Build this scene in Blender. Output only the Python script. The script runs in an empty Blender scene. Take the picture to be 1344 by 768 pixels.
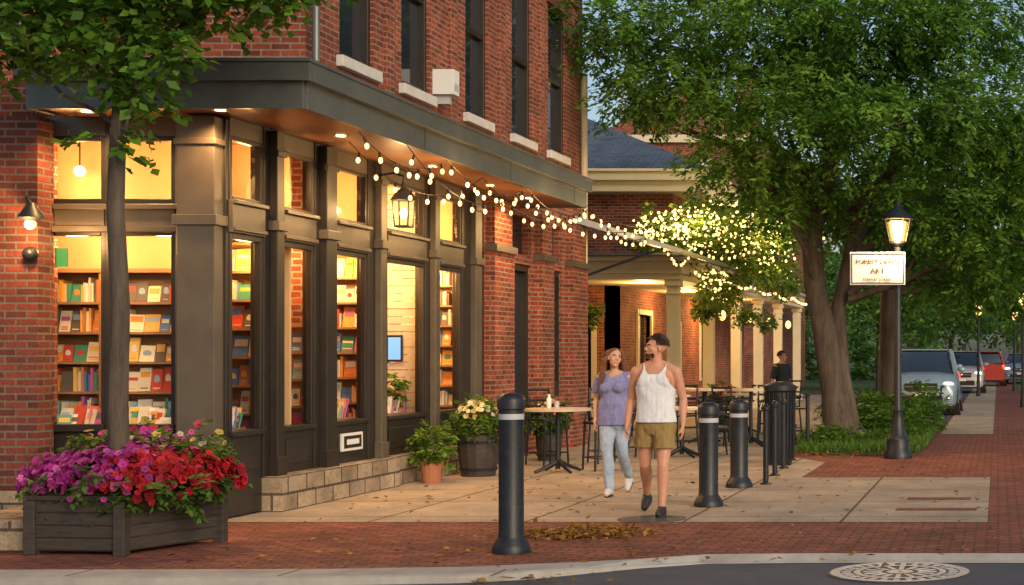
import bpy, math, random
import numpy as np
from mathutils import Vector, Matrix, noise
random.seed(7); rng=np.random.default_rng(7)
S=bpy.context.scene
COL=S.collection
# ------------------------------------------------------------ materials
def mat(name,col=(.5,.5,.5),rough=.6,metal=0,emit=None,es=0,spec=.5):
    m=bpy.data.materials.new(name); m.use_nodes=True
    b=m.node_tree.nodes['Principled BSDF']
    b.inputs['Base Color'].default_value=(*col,1); b.inputs['Roughness'].default_value=rough
    b.inputs['Metallic'].default_value=metal; b.inputs['Specular IOR Level'].default_value=spec
    if emit: b.inputs['Emission Color'].default_value=(*emit,1); b.inputs['Emission Strength'].default_value=es
    return m
def nt(m):
    t=m.node_tree; return t,t.nodes,t.links,t.nodes['Principled BSDF']
def ramp(n,stops):
    r=n.new('ShaderNodeValToRGB'); e=r.color_ramp.elements
    while len(e)<len(stops): e.new(.5)
    for i,(p,c) in enumerate(stops): e[i].position=p; e[i].color=(*c,1)
    return r
def noisy(name,c1,c2,scale=5,rough=.7,metal=0,bump=.2,detail=6,spec=.4,bscale=None,rr=None,stretch=None):
    m=mat(name,c1,rough,metal,spec=spec); t,n,l,b=nt(m)
    tc=n.new('ShaderNodeTexCoord'); src=tc.outputs['Object']
    if stretch:
        mp=n.new('ShaderNodeMapping'); mp.inputs['Scale'].default_value=stretch; l.new(src,mp.inputs[0]); src=mp.outputs[0]
    no=n.new('ShaderNodeTexNoise'); no.inputs['Scale'].default_value=scale; no.inputs['Detail'].default_value=detail; no.inputs['Roughness'].default_value=.65
    l.new(src,no.inputs['Vector'])
    r=ramp(n,[(.3,c1),(.7,c2)]); l.new(no.outputs[0],r.inputs[0]); l.new(r.outputs[0],b.inputs['Base Color'])
    if bump:
        n2=n.new('ShaderNodeTexNoise'); n2.inputs['Scale'].default_value=bscale or scale*6; n2.inputs['Detail'].default_value=4; l.new(src,n2.inputs['Vector'])
        bp=n.new('ShaderNodeBump'); bp.inputs['Strength'].default_value=bump; bp.inputs['Distance'].default_value=.01
        l.new(n2.outputs[0],bp.inputs['Height']); l.new(bp.outputs[0],b.inputs['Normal'])
    if rr:
        mr=n.new('ShaderNodeMapRange'); mr.inputs['To Min'].default_value=rr[0]; mr.inputs['To Max'].default_value=rr[1]
        l.new(no.outputs[0],mr.inputs[0]); l.new(mr.outputs[0],b.inputs['Roughness'])
    return m
def bricks(name,c1,c2,mortar,w=.21,h=.072,ms=.011,offset=.5,bump=.6,vary=.55,rough=.85,stain=0):
    m=mat(name,c1,rough,spec=.25); t,n,l,b=nt(m)
    uv=n.new('ShaderNodeUVMap'); uv.uv_map='UVMap'; vec=uv.outputs[0]
    br=n.new('ShaderNodeTexBrick'); br.inputs['Scale'].default_value=1; br.inputs['Brick Width'].default_value=w; br.inputs['Row Height'].default_value=h
    br.inputs['Mortar Size'].default_value=ms; br.inputs['Mortar Smooth'].default_value=.3; br.offset=offset; br.inputs['Bias'].default_value=0
    br.inputs['Color1'].default_value=(*c1,1); br.inputs['Color2'].default_value=(*c2,1); br.inputs['Mortar'].default_value=(*mortar,1)
    l.new(vec,br.inputs['Vector'])
    no=n.new('ShaderNodeTexNoise'); no.inputs['Scale'].default_value=1.3; no.inputs['Detail'].default_value=8; no.inputs['Roughness'].default_value=.7; l.new(vec,no.inputs['Vector'])
    r=ramp(n,[(.3,(1-vary,)*3),(.72,(1.15,1.12,1.1))]); l.new(no.outputs[0],r.inputs[0])
    mx=n.new('ShaderNodeMixRGB'); mx.blend_type='MULTIPLY'; mx.inputs[0].default_value=1; l.new(br.outputs[0],mx.inputs[1]); l.new(r.outputs[0],mx.inputs[2])
    n3=n.new('ShaderNodeTexNoise'); n3.inputs['Scale'].default_value=35; n3.inputs['Detail'].default_value=3; l.new(vec,n3.inputs['Vector'])
    r3=ramp(n,[(.3,(.75,.75,.75)),(.7,(1.15,1.15,1.15))]); l.new(n3.outputs[0],r3.inputs[0])
    m2=n.new('ShaderNodeMixRGB'); m2.blend_type='MULTIPLY'; m2.inputs[0].default_value=.8; l.new(mx.outputs[0],m2.inputs[1]); l.new(r3.outputs[0],m2.inputs[2])
    out=m2.outputs[0]
    if stain:
        n4=n.new('ShaderNodeTexNoise'); n4.inputs['Scale'].default_value=6; n4.inputs['Detail'].default_value=5; n4.inputs['Roughness'].default_value=.75; l.new(vec,n4.inputs['Vector'])
        r4=ramp(n,[(.34,(1-stain,)*3),(.5,(1,1,1))]); l.new(n4.outputs[0],r4.inputs[0])
        m4=n.new('ShaderNodeMixRGB'); m4.blend_type='MULTIPLY'; m4.inputs[0].default_value=1; l.new(out,m4.inputs[1]); l.new(r4.outputs[0],m4.inputs[2]); out=m4.outputs[0]
    l.new(out,b.inputs['Base Color'])
    ad=n.new('ShaderNodeMath'); ad.operation='MULTIPLY_ADD'; ad.inputs[1].default_value=-1; l.new(br.outputs['Fac'],ad.inputs[0]); 
    ml=n.new('ShaderNodeMath'); ml.operation='MULTIPLY'; ml.inputs[1].default_value=.5; l.new(n3.outputs[0],ml.inputs[0]); l.new(ml.outputs[0],ad.inputs[2])
    bp=n.new('ShaderNodeBump'); bp.inputs['Strength'].default_value=bump; bp.inputs['Distance'].default_value=.008
    l.new(ad.outputs[0],bp.inputs['Height']); l.new(bp.outputs[0],b.inputs['Normal'])
    return m
def attrmat(name,rough=.7,spec=.3,trans=0,attr='Col'):
    m=mat(name,(.5,.5,.5),rough,spec=spec); t,n,l,b=nt(m)
    a=n.new('ShaderNodeAttribute'); a.attribute_name=attr; c=a.outputs['Color']
    l.new(c,b.inputs['Base Color'])
    if trans:
        tr=n.new('ShaderNodeBsdfTranslucent'); l.new(c,tr.inputs[0]); mx=n.new('ShaderNodeMixShader'); mx.inputs[0].default_value=trans
        l.new(b.outputs[0],mx.inputs[1]); l.new(tr.outputs[0],mx.inputs[2]); l.new(mx.outputs[0],n['Material Output'].inputs[0])
    return m
def glassmat(name,fac=.1,tint=(1,1,1),rough=.02):
    m=bpy.data.materials.new(name); m.use_nodes=True; n=m.node_tree.nodes; l=m.node_tree.links
    n.remove(n['Principled BSDF'])
    a=n.new('ShaderNodeBsdfTransparent'); a.inputs[0].default_value=(*tint,1); g=n.new('ShaderNodeBsdfGlossy'); g.inputs['Roughness'].default_value=rough
    f=n.new('ShaderNodeFresnel'); f.inputs[0].default_value=1.3
    mu=n.new('ShaderNodeMath'); mu.operation='MULTIPLY'; mu.inputs[1].default_value=fac; l.new(f.outputs[0],mu.inputs[0]); mu.use_clamp=True
    mx=n.new('ShaderNodeMixShader'); l.new(mu.outputs[0],mx.inputs[0]); l.new(a.outputs[0],mx.inputs[1]); l.new(g.outputs[0],mx.inputs[2]); l.new(mx.outputs[0],n['Material Output'].inputs[0])
    return m
def emis(name,col,st):
    m=mat(name,(0.8,.7,.5),.5,emit=col,es=st); m.cycles.emission_sampling='NONE'; return m

BR=bricks('red_brick',(.42,.095,.045),(.17,.045,.03),(.34,.25,.19),stain=.25)
BR2=bricks('dark_brick',(.28,.07,.045),(.11,.04,.032),(.2,.16,.13))
PAVE=bricks('brick_paving',(.38,.12,.075),(.22,.075,.052),(.09,.055,.045),w=.2,h=.1,ms=.012,bump=.5,vary=.45,stain=.3)
CONC=bricks('concrete_slabs',(.47,.39,.29),(.40,.33,.25),(.12,.095,.075),w=1.5,h=1.5,ms=.018,offset=0,bump=.3,vary=.4,stain=.16)
KERB=noisy('kerb_concrete',(.28,.26,.23),(.42,.40,.36),3,.85,bump=.3)
ASPH=noisy('asphalt',(.045,.055,.075),(.075,.085,.11),2.5,.7,bump=.5,bscale=120)
STONE=bricks('stone_base',(.60,.48,.32),(.36,.28,.2),(.13,.10,.08),w=.42,h=.18,ms=.014,bump=1,vary=.6,stain=.3)
BRONZE=noisy('bronze_paint',(.08,.064,.048),(.115,.094,.068),3,.34,bump=.06,spec=.5)
DARKF=noisy('dark_frame',(.018,.015,.013),(.032,.026,.022),4,.36,bump=.04)
FASC=noisy('fascia_metal',(.10,.11,.11),(.145,.155,.15),2,.33,metal=.3,bump=.05)
SOFF=noisy('soffit_wood',(.17,.07,.03),(.28,.125,.055),2,.42,bump=.1,stretch=(14,1,1))
PLAST=noisy('plaster',(.58,.38,.19),(.68,.47,.25),1.5,.8,bump=.1)
WOODF=noisy('wood_floor',(.2,.11,.06),(.28,.16,.08),3,.5,bump=.1,stretch=(1,8,1))
SHELF=noisy('shelf_wood',(.30,.16,.07),(.38,.21,.1),4,.5,bump=.1,stretch=(1,1,8))
BOOK=attrmat('book_covers',.5)
CREAM=noisy('cream_paint',(.60,.52,.34),(.68,.60,.41),2,.6,bump=.08)
SILL=noisy('sill_stone',(.50,.48,.45),(.62,.60,.57),5,.7)
GLASS=glassmat('shop_glass',.30)
DGL=mat('dark_window_glass',(.016,.022,.034),.06,spec=1)
BLACK=noisy('black_metal',(.007,.009,.013),(.02,.024,.032),12,.4,bump=.15,rr=(.28,.55))
BAND=mat('bollard_band',(.42,.44,.46),.5)
PWOOD=noisy('planter_wood',(.03,.024,.022),(.065,.052,.043),6,.6,bump=.35,stretch=(1,1,9))
SOIL=noisy('soil',(.03,.02,.014),(.06,.04,.025),30,.95,bump=.8)
BARK=noisy('bark',(.04,.03,.022),(.13,.10,.075),9,.9,bump=1,stretch=(1,1,.22))
LEAF=attrmat('leaves',.55,.3,.4)
PETAL=attrmat('petals',.6,.2,.25)
ROOF=bricks('shingles',(.13,.18,.24),(.09,.125,.17),(.05,.065,.09),w=.3,h=.14,ms=.01,bump=.5,vary=.3)
GROOF=noisy('grey_roof',(.12,.13,.14),(.17,.18,.19),3,.6)
BULB=emis('bulb_glow',(1,.56,.19),3.0)
BULB2=emis('fairy_glow',(1,.72,.22),2.8)
LAMPG=emis('lamp_glow',(1,.56,.16),2.3)
DLIGHT=emis('downlight_glow',(1,.7,.35),4)
WIRE=mat('wire',(.01,.01,.01),.5)
GRASS=noisy('grass_ground',(.03,.06,.015),(.07,.12,.025),6,.95,bump=.8,bscale=60)

# ------------------------------------------------------------ mesh builder
class MB:
    def __init__(s): s.v=[];s.f=[];s.m=[];s.c=[];s.mats=[]
    def mi(s,m):
        if m not in s.mats: s.mats.append(m)
        return s.mats.index(m)
    def add(s,v,f,m,col=None):
        o=len(s.v); s.v+= [tuple(p) for p in v]; i=s.mi(m)
        for q in f: s.f.append([k+o for k in q]); s.m.append(i); s.c.append(col or (1,1,1))
    def box(s,x0,x1,y0,y1,z0,z1,m,col=None,M=None):
        v=[Vector((x,y,z)) for z in(z0,z1) for y in(y0,y1) for x in(x0,x1)]
        if M: v=[M@p for p in v]
        s.add(v,[(0,2,3,1),(4,5,7,6),(0,1,5,4),(2,6,7,3),(0,4,6,2),(1,3,7,5)],m,col)
    def quad(s,a,b,c,d,m,col=None): s.add([a,b,c,d],[(0,1,2,3)],m,col)
    def rings(s,R,m,cap=True,col=None):
        n=len(R[0]); v=[p for r in R for p in r]; f=[]
        for i in range(len(R)-1):
            for k in range(n):
                k2=(k+1)%n; f.append((i*n+k,i*n+k2,(i+1)*n+k2,(i+1)*n+k))
        if cap: f.append(tuple(range(n-1,-1,-1))); f.append(tuple((len(R)-1)*n+k for k in range(n)))
        s.add(v,f,m,col)
    def limb(s,P,r,m,n=10,cap=True,col=None):
        P=[Vector(p) for p in P]; R=[]
        if not hasattr(r,'__len__'): r=[r]*len(P)
        d0=(P[-1]-P[0]).normalized()
        ref=Vector((1,0,0)) if abs(d0.x)<.7 else Vector((0,1,0))
        for i,p in enumerate(P):
            d=(P[min(i+1,len(P)-1)]-P[max(i-1,0)]).normalized()
            u=(ref-d*ref.dot(d)).normalized(); w=d.cross(u)
            R.append([p+(u*math.cos(a)+w*math.sin(a))*r[i] for a in [2*math.pi*k/n for k in range(n)]])
        s.rings(R,m,cap,col)
    def lathe(s,x,y,prof,m,n=24,col=None):
        R=[[Vector((x+r*math.cos(2*math.pi*k/n),y+r*math.sin(2*math.pi*k/n),z)) for k in range(n)] for r,z in prof]
        s.rings(R,m,True,col)
    def ell(s,c,r,m,nu=16,nv=10,M=None,col=None):
        c=Vector(c); R=[]
        for j in range(nv+1):
            t=math.pi*(j+.001)/(nv+.002)
            R.append([Vector((r[0]*math.sin(t)*math.cos(a),r[1]*math.sin(t)*math.sin(a),-r[2]*math.cos(t))) for a in [2*math.pi*k/nu for k in range(nu)]])
        R=[[ (M@p if M else p)+c for p in q] for q in R]
        s.rings(R,m,True,col)
    def build(s,name,parent=None,bevel=0,smooth=False,loc=None,rot=None,angle=35):
        me=bpy.data.meshes.new(name); me.from_pydata(s.v,[],s.f); 
        for m in s.mats: me.materials.append(m)
        me.polygons.foreach_set('material_index',s.m); me.update()
        uv=me.uv_layers.new(name='UVMap'); data=np.zeros(len(me.loops)*2)
        V=s.v
        for p in me.polygons:
            nn=p.normal; a=max(range(3),key=lambda i:abs(nn[i]))
            for li in p.loop_indices:
                co=V[me.loops[li].vertex_index]
                if a==0: q=(co[1],co[2])
                elif a==1: q=(co[0],co[2])
                else: q=(co[0],co[1])
                data[li*2]=q[0]; data[li*2+1]=q[1]
        uv.data.foreach_set('uv',data)
        at=me.attributes.new('Col','FLOAT_COLOR','FACE'); at.data.foreach_set('color',np.array([(*c,1) for c in s.c],dtype=np.float32).ravel())
        ob=bpy.data.objects.new(name,me); COL.objects.link(ob)
        if smooth:
            me.polygons.foreach_set('use_smooth',[True]*len(me.polygons)); me.set_sharp_from_angle(angle=math.radians(angle))
        if bevel:
            b=ob.modifiers.new('b','BEVEL'); b.width=bevel; b.segments=2; b.limit_method='ANGLE'
        if parent: ob.parent=parent
        if loc: ob.location=loc
        if rot is not None: ob.rotation_euler=(0,0,rot)
        return ob
def empty(name,loc=(0,0,0)):
    e=bpy.data.objects.new(name,None); e.empty_display_size=.2; COL.objects.link(e); e.location=loc; return e
def light(kind,name,loc,power,col=(1,.62,.28),parent=None,size=.1,rot=None,spot=None):
    L=bpy.data.lights.new(name,kind); L.energy=power; L.color=col
    L.shadow_soft_size=size
    if spot: L.spot_size=math.radians(spot); L.spot_blend=.6
    o=bpy.data.objects.new(name,L); COL.objects.link(o); o.location=loc
    if rot: o.rotation_euler=rot
    if parent: o.parent=parent
    return o
def cells(a0,a1,z0,z1,ops):
    A=sorted({a0,a1,*[o[0] for o in ops],*[o[1] for o in ops]}); out=[]
    for i in range(len(A)-1):
        mid=(A[i]+A[i+1])/2; o=[q for q in ops if q[0]<mid<q[1]]
        z=z0
        for q in sorted(o,key=lambda q:q[2]):
            if q[2]>z: out.append((A[i],A[i+1],z,q[2]))
            z=q[3]
        if z<z1: out.append((A[i],A[i+1],z,z1))
    return out
def wallx(mb,xf,th,y0,y1,z0,z1,ops,m):
    for a,b,c,d in cells(y0,y1,z0,z1,ops): mb.box(xf-th,xf,a,b,c,d,m)
def wally(mb,yf,th,x0,x1,z0,z1,ops,m):
    for a,b,c,d in cells(x0,x1,z0,z1,ops): mb.box(a,b,yf,yf+th,c,d,m)

# ------------------------------------------------------------ foliage (numpy quads)
def quadmesh(name,P,cols,material,parent=None):
    n=len(P); me=bpy.data.meshes.new(name)
    me.vertices.add(n*4); me.vertices.foreach_set('co',P.reshape(-1).astype(np.float32))
    me.loops.add(n*4); me.loops.foreach_set('vertex_index',np.arange(n*4,dtype=np.int32))
    me.polygons.add(n); me.polygons.foreach_set('loop_start',np.arange(0,n*4,4,dtype=np.int32))
    me.update(calc_edges=True); me.validate()
    at=me.attributes.new('Col','FLOAT_COLOR','FACE'); at.data.foreach_set('color',np.c_[cols,np.ones(n)].astype(np.float32).ravel())
    me.materials.append(material)
    ob=bpy.data.objects.new(name,me); COL.objects.link(ob)
    if parent: ob.parent=parent
    return ob
def unit(a): return a/np.maximum(np.linalg.norm(a,axis=-1,keepdims=True),1e-6)
def leafquads(C,D,L,W,flat=.5):
    n=len(C); D=unit(D); U=rng.normal(size=(n,3))*(1-flat); U[:,2]+=flat; 
    Sd=unit(np.cross(D,U)); N=unit(np.cross(Sd,D)); L=L[:,None];W=W[:,None]
    a=C; b=C+D*L*.45+Sd*W*.5+N*L*.06; c=C+D*L-N*L*.08; d=C+D*L*.45-Sd*W*.5+N*L*.06
    return np.stack([a,b,c,d],1)
def foliage(name,clumps,sprays,per,L,W,c_lo,c_hi,parent=None,spraylen=.5,droop=.35,shell=.55,material=None):
    Ps=[];Cs=[]
    tot=sum((c[3]*c[4]*c[5])**(2/3) for c in clumps)
    for cx,cy,cz,rx,ry,rz in clumps:
        ns=int(sprays*(rx*ry*rz)**(2/3)/tot)
        d=unit(rng.normal(size=(ns,3))); r=shell+(1.12-shell)*rng.random((ns,1))**.7
        lump=1+.22*np.sin(d[:,:1]*5+cx*3)*np.cos(d[:,1:2]*4+cz*2)+.16*np.sin(d[:,2:3]*7+cy)
        c=np.array([cx,cy,cz])+d*r*lump*np.array([rx,ry,rz])
        ax=unit(d*np.array([1,1,.35])+rng.normal(size=(ns,3))*.45-np.array([0,0,droop]))
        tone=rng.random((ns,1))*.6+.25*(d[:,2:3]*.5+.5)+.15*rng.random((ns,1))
        t=rng.random((ns,per)); 
        base=c[:,None,:]+ax[:,None,:]*(t[...,None]*spraylen)+rng.normal(size=(ns,per,3))*.035*spraylen/.5
        base[...,2]-= (t**2)*spraylen*.25
        side=unit(np.cross(ax,[0,0,1.]))[:,None,:]*np.sign(rng.random((ns,per,1))-.5)
        D=side+ax[:,None,:]*.6+rng.normal(size=(ns,per,3))*.3; D[...,2]-=.2
        n=ns*per
        Ps.append(leafquads(base.reshape(-1,3),D.reshape(-1,3),L*(.7+.6*rng.random(n)),W*(.7+.6*rng.random(n)),.65))
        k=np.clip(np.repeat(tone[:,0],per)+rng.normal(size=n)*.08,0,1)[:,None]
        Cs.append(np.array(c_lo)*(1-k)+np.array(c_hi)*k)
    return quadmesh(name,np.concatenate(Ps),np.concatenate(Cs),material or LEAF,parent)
def branch(mb,a,b,r0,r1,wob=.15,n=7,k=6,m=None):
    a=Vector(a);b=Vector(b);P=[]
    L=(b-a).length
    off=Vector((random.uniform(-1,1),random.uniform(-1,1),random.uniform(-.3,.6)))*wob*L
    for i in range(k):
        t=i/(k-1); p=a.lerp(b,t)+off*math.sin(math.pi*t)*.6+Vector((random.uniform(-1,1),random.uniform(-1,1),0))*.03*L*(0<i<k-1)
        P.append(p)
    mb.limb(P,[r0+(r1-r0)*(i/(k-1))**.8 for i in range(k)],m or BARK,n)
    return P

# ------------------------------------------------------------ ground
RZ=-.05
mb=MB(); mb.quad((-400,-60,RZ),(400,-60,RZ),(400,700,RZ),(-400,700,RZ),ASPH); mb.build('road')
kerbline=[(-30,10.78),(-8,10.80),(-5,10.85),(-3.9,10.98),(-3.45,11.15),(-3.1,11.45),(-2.75,11.75),(-2.3,12.0),(-1.5,12.06),(2.2,12.06)]
mb=MB()
inner=[(x,y+(.42 if x<-3.4 else .24 if x<-2.8 else .1)) for x,y in kerbline]
top=[(x,y,0) for x,y in inner]; poly=top+[(2.2,400,0),(-30,400,0)]
mb.add(poly,[tuple(range(len(poly)))],PAVE)
mb.quad((2.2,12.1,RZ+.001),(2.2,400,RZ+.001),(2.2,400,0),(2.2,12.1,0),KERB)
mb.build('brick_pavement')
mb=MB()
def zk(x): return 0.012 if x<-3.4 else (0.012-.045*min(1,(x+3.4)/.9))
for i in range(len(kerbline)-1):
    (x0,y0),(x1,y1)=kerbline[i],kerbline[i+1]; (u0,v0),(u1,v1)=inner[i],inner[i+1]
    a0,a1=zk(x0),zk(x1)
    mb.quad((x0,y0+.03,a0),(x1,y1+.03,a1),(u1,v1,.012),(u0,v0,.012),KERB)
    mb.quad((x0,y0,a0-.012),(x1,y1,a1-.012),(x1,y1+.03,a1),(x0,y0+.03,a0),KERB)
    mb.quad((x0,y0-.005,RZ-.01),(x1,y1-.005,RZ-.01),(x1,y1,a1-.012),(x0,y0,a0-.012),KERB)
x=-8.2
while x<-3.6:
    mb.box(x,x+.012,10.9,11.25,.0125,.0135,SOIL); x+=1.52
mb.build('kerb')
def sheet(name,pts,z,m):
    b=MB(); b.add([(x,y,z) for x,y in pts],[tuple(range(len(pts)))],m); return b.build(name)
sheet('concrete_sidewalk',[(-12,14.5),(-.1,14.5),(-.1,19.75),(-2.55,19.75),(-2.55,22.5),(-3.7,24.5),(-3.7,60),(-12,60)],.004,CONC)
sheet('concrete_path',[(-1.15,30.5),(-.1,30.5),(-.1,120),(-1.15,120)],.004,CONC)
sheet('driveway',[(-3.6,35),(-1.2,35),(-1.2,140),(-3.6,140)],.008,ASPH)
sheet('grass_verge',[(-3.4,25.2),(-2.9,24.2),(-1.75,24.0),(-1.25,25),(-1.2,34.5),(-3.4,34.5)],.012,GRASS)
sheet('lawn',[(.9,30),(2.1,30),(2.1,300),(.9,300)],.008,GRASS)
sheet('lawn',[(-60,62),(-3.8,62),(-3.8,300),(-60,300)],.006,GRASS)
b=MB()
b.box(-1.05,-.22,15.55,15.8,.0,.008,PAVE); b.box(-1.0,-.3,16.7,16.95,.0,.008,PAVE); b.build('tactile_strip')
IRON=noisy('cast_iron',(.35,.36,.38),(.55,.56,.58),14,.45,metal=.2,bump=.4)
IRD=noisy('cast_iron_dark',(.05,.05,.055),(.09,.09,.09),10,.6,metal=.3)
def ring(b,x,y,r0,r1,z,m,n=48):
    v=[];f=[]
    for k in range(n):
        a=2*math.pi*k/n; v+=[(x+r0*math.cos(a),y+r0*math.sin(a),z),(x+r1*math.cos(a),y+r1*math.sin(a),z)]
    for k in range(n):
        q=(k+1)%n; f.append((2*k,2*k+1,2*q+1,2*q))
    b.add(v,f,m)
b=MB(); mx_,my_,mz=-.74,11.5,RZ
b.lathe(mx_,my_,[(.55,mz-.005),(.55,mz+.005),(.53,mz+.007)],IRD,48)
ring(b,mx_,my_,.45,.525,mz+.011,IRON); ring(b,mx_,my_,.30,.35,mz+.011,IRON); ring(b,mx_,my_,.02,.1,mz+.011,IRON)
for k in range(28):
    a=2*math.pi*k/28; M=Matrix.Translation((mx_,my_,mz+.010))@Matrix.Rotation(a,4,'Z'); b.box(.37,.44,-.022,.022,-.002,.002,IRON,M=M)
for k in range(16):
    a=2*math.pi*k/16; M=Matrix.Translation((mx_,my_,mz+.010))@Matrix.Rotation(a,4,'Z'); b.box(.14,.28,-.018,.018,-.002,.002,IRON,M=M)
b.build('manhole_cover')
b=MB(); b.lathe(-3.35,14.75,[(.33,0),(.33,.008),(.3,.010)],IRD,40); ring(b,-3.35,14.75,.22,.25,.013,IRD); b.build('manhole_cover')

def litter(name,x0,x1,y0,y1,n,z=.01,gauss=True):
    if gauss: C=np.c_[rng.normal((x0+x1)/2,(x1-x0)/4,n),rng.normal((y0+y1)/2,(y1-y0)/4,n),z+rng.random(n)*.03]
    else: C=np.c_[rng.uniform(x0,x1,n),rng.uniform(y0,y1,n),z+rng.random(n)*.012]
    D=rng.normal(size=(n,3)); D[:,2]*=.25
    P=leafquads(C,D,.05+.04*rng.random(n),.035+.02*rng.random(n),.8)
    k=rng.random((n,1)); quadmesh(name,P,np.array([.14,.06,.015])*(1-k)+np.array([.50,.28,.06])*k,LEAF)
litter('fallen_leaves',-4.3,-3.1,13.1,13.9,1100)
litter('fallen_leaves',-7,0,11.6,22,340,gauss=False)
litter('fallen_leaves',-6.4,-2.5,11.3,13,70,gauss=False)
litter('fallen_leaves',-3.9,-2.9,10.85,11.3,30,z=-.04)
litter('fallen_leaves',-3.6,-1.4,23.6,26,500,gauss=False,z=.015)
n=9000
C=np.c_[rng.uniform(-3.35,-1.25,n),rng.uniform(24.5,34,n),np.full(n,.01)]
D=rng.normal(size=(n,3))*.35; D[:,2]=1
k=rng.random((n,1)); quadmesh('grass',leafquads(C,D,.09+.12*rng.random(n),np.full(n,.02),.1),np.array([.05,.11,.015])*(1-k)+np.array([.15,.28,.04])*k,LEAF)

# ------------------------------------------------------------ bookshop building
BLD=empty('brick_bookshop_building')
w=MB()
UW=[(17.35,18.3),(19.15,20.1),(21.45,22.4),(23.5,24.5),(25.4,26.4)]
wallx(w,-7.5,.35,16.85,27.1,4.25,10,[(a,c,5.0,7.45) for a,c in UW],BR)
wally(w,16.5,.35,-16,-7.5,4.25,10,[(-11.6,-10.6,5,7.45)],BR)
wallx(w,-7.42,.4,22.0,27.1,0,4.248,[(23.2,24.2,.05,3.0),(25.1,25.9,.9,3.0),(23.2,24.2,3.15,3.75),(25.1,25.9,3.15,3.75)],BR)
for a,c in [(22.05,22.95),(24.35,25.0),(26.1,27.05)]:
    w.box(-7.419,-7.28,a,c,.0,3.1,BR); w.box(-7.419,-7.24,a-.03,c+.03,3.1,3.2,BRONZE)
    w.box(-7.419,-7.3,a+.05,c-.05,3.2,3.85,BR)
w.box(-7.9,-7.45,22.0,22.4,0,4.2,BR)
wally(w,14.75,.4,-16,-9.35,0,4.24,[],BR)
w.box(-9.9,-9.14,14.5,14.749,.3,3.868,BR2); w.box(-9.95,-9.10,14.45,14.749,0,.3,STONE)
w.box(-16,-15.6,14.75,27.1,0,10,BR); w.box(-16,-7.5,27.1,27.5,0,10,BR)
for z in (7.75,7.9): w.box(-7.499,-7.44,16.5,27.1,z,z+.07,BR)
for a in (18.72,20.9,22.95,24.95): w.box(-7.499,-7.455,a-.12,a+.12,4.35,7.75,BR)
w.build('walls',BLD)
u=MB()
for i,(a,c) in enumerate(UW):
    u.box(-7.62,-7.42,a-.08,c+.08,4.87,4.998,SILL)
    u.box(-7.66,-7.63,a,c,5.0,7.45,DGL)
    for p,q in [(a,a+.07),(c-.07,c)]: u.box(-7.64,-7.54,p,q,5.0,7.45,DARKF)
    u.box(-7.64,-7.56,a+.07,c-.07,5.0,5.08,DARKF); u.box(-7.64,-7.56,a+.07,c-.07,6.2,6.28,DARKF); u.box(-7.64,-7.56,a+.07,c-.07,7.38,7.45,DARKF)
    u.box(-7.5,-7.46,a-.12,c+.12,7.46,7.68,BR2)
u.box(-11.6,-10.6,16.6,16.65,5,7.45,DGL)
u.build('upper_windows',BLD,bevel=.006)
f=MB()
bays=[(14.74,15.4),(15.8,16.55),(17.05,17.95),(18.5,19.75),(20.2,21.1)]
posts=[(15.4,15.8),(16.55,17.05),(17.95,18.5),(19.75,20.2),(21.1,22.0)]
f.box(-7.82,-7.46,14.5,14.68,0,3.868,BRONZE)
f.box(-7.85,-7.43,14.47,14.71,2.83,2.93,BRONZE); f.box(-7.84,-7.44,14.48,14.70,0,.22,BRONZE); f.box(-7.84,-7.44,14.48,14.70,3.6,3.66,BRONZE)
f.box(-7.56,-7.44,14.68,14.74,0,3.868,DARKF)
for i,(a,c) in enumerate(posts):
    mid=(a+c)/2; mt=DARKF if i<2 else BRONZE; hw=.08 if i in(0,2,3) else .13
    f.box(-7.56,-7.42,a,c,0.36,3.9,DARKF)
    f.box(-7.42,-7.34,mid-hw,mid+hw,.36,3.88,mt)
    f.box(-7.42,-7.31,mid-hw-.03,mid+hw+.03,2.86,2.96,BRONZE); f.box(-7.42,-7.32,mid-hw-.02,mid+hw+.02,.36,.55,mt); f.box(-7.42,-7.32,mid-hw-.02,mid+hw+.02,3.62,3.68,mt)
for i,(a,c) in enumerate(bays):
    zb=.8
    f.box(-7.56,-7.43,a,c,3.72,3.9,BRONZE)
    f.box(-7.56,-7.40,a,c,2.78,3.06,BRONZE)
    f.box(-7.5,-7.36,a,c,3.06,3.10,BRONZE); f.box(-7.40,-7.375,a,c,2.80,2.84,BRONZE)
    f.box(-7.56,-7.44,a,c,.36 if i else .02,zb,DARKF)
    f.box(-7.44,-7.425,a+.1,c-.1,.45,.7,DARKF)
    f.box(-7.56,-7.39,a,c,zb,zb+.05,DARKF)
    for p,q in [(a,a+.05),(c-.05,c)]:
        f.box(-7.50,-7.43,p,q,zb+.05,2.78,DARKF); f.box(-7.50,-7.43,p,q,3.1,3.72,DARKF)
    f.box(-7.50,-7.43,a+.05,c-.05,2.72,2.78,DARKF); f.box(-7.50,-7.43,a+.05,c-.05,3.1,3.14,DARKF); f.box(-7.50,-7.43,a+.05,c-.05,3.68,3.72,DARKF)
    f.quad((-7.455,a+.05,zb+.05),(-7.455,c-.05,zb+.05),(-7.455,c-.05,2.72),(-7.455,a+.05,2.72),GLASS); f.quad((-7.455,a+.05,3.14),(-7.455,c-.05,3.14),(-7.455,c-.05,3.68),(-7.455,a+.05,3.68),GLASS)
f.box(-7.6,-7.24,15.42,18.45,0,.36,STONE); f.box(-7.6,-7.3,18.45,19.78,0,.36,STONE); f.box(-7.6,-7.24,19.78,22.0,0,.36,STONE)
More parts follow.
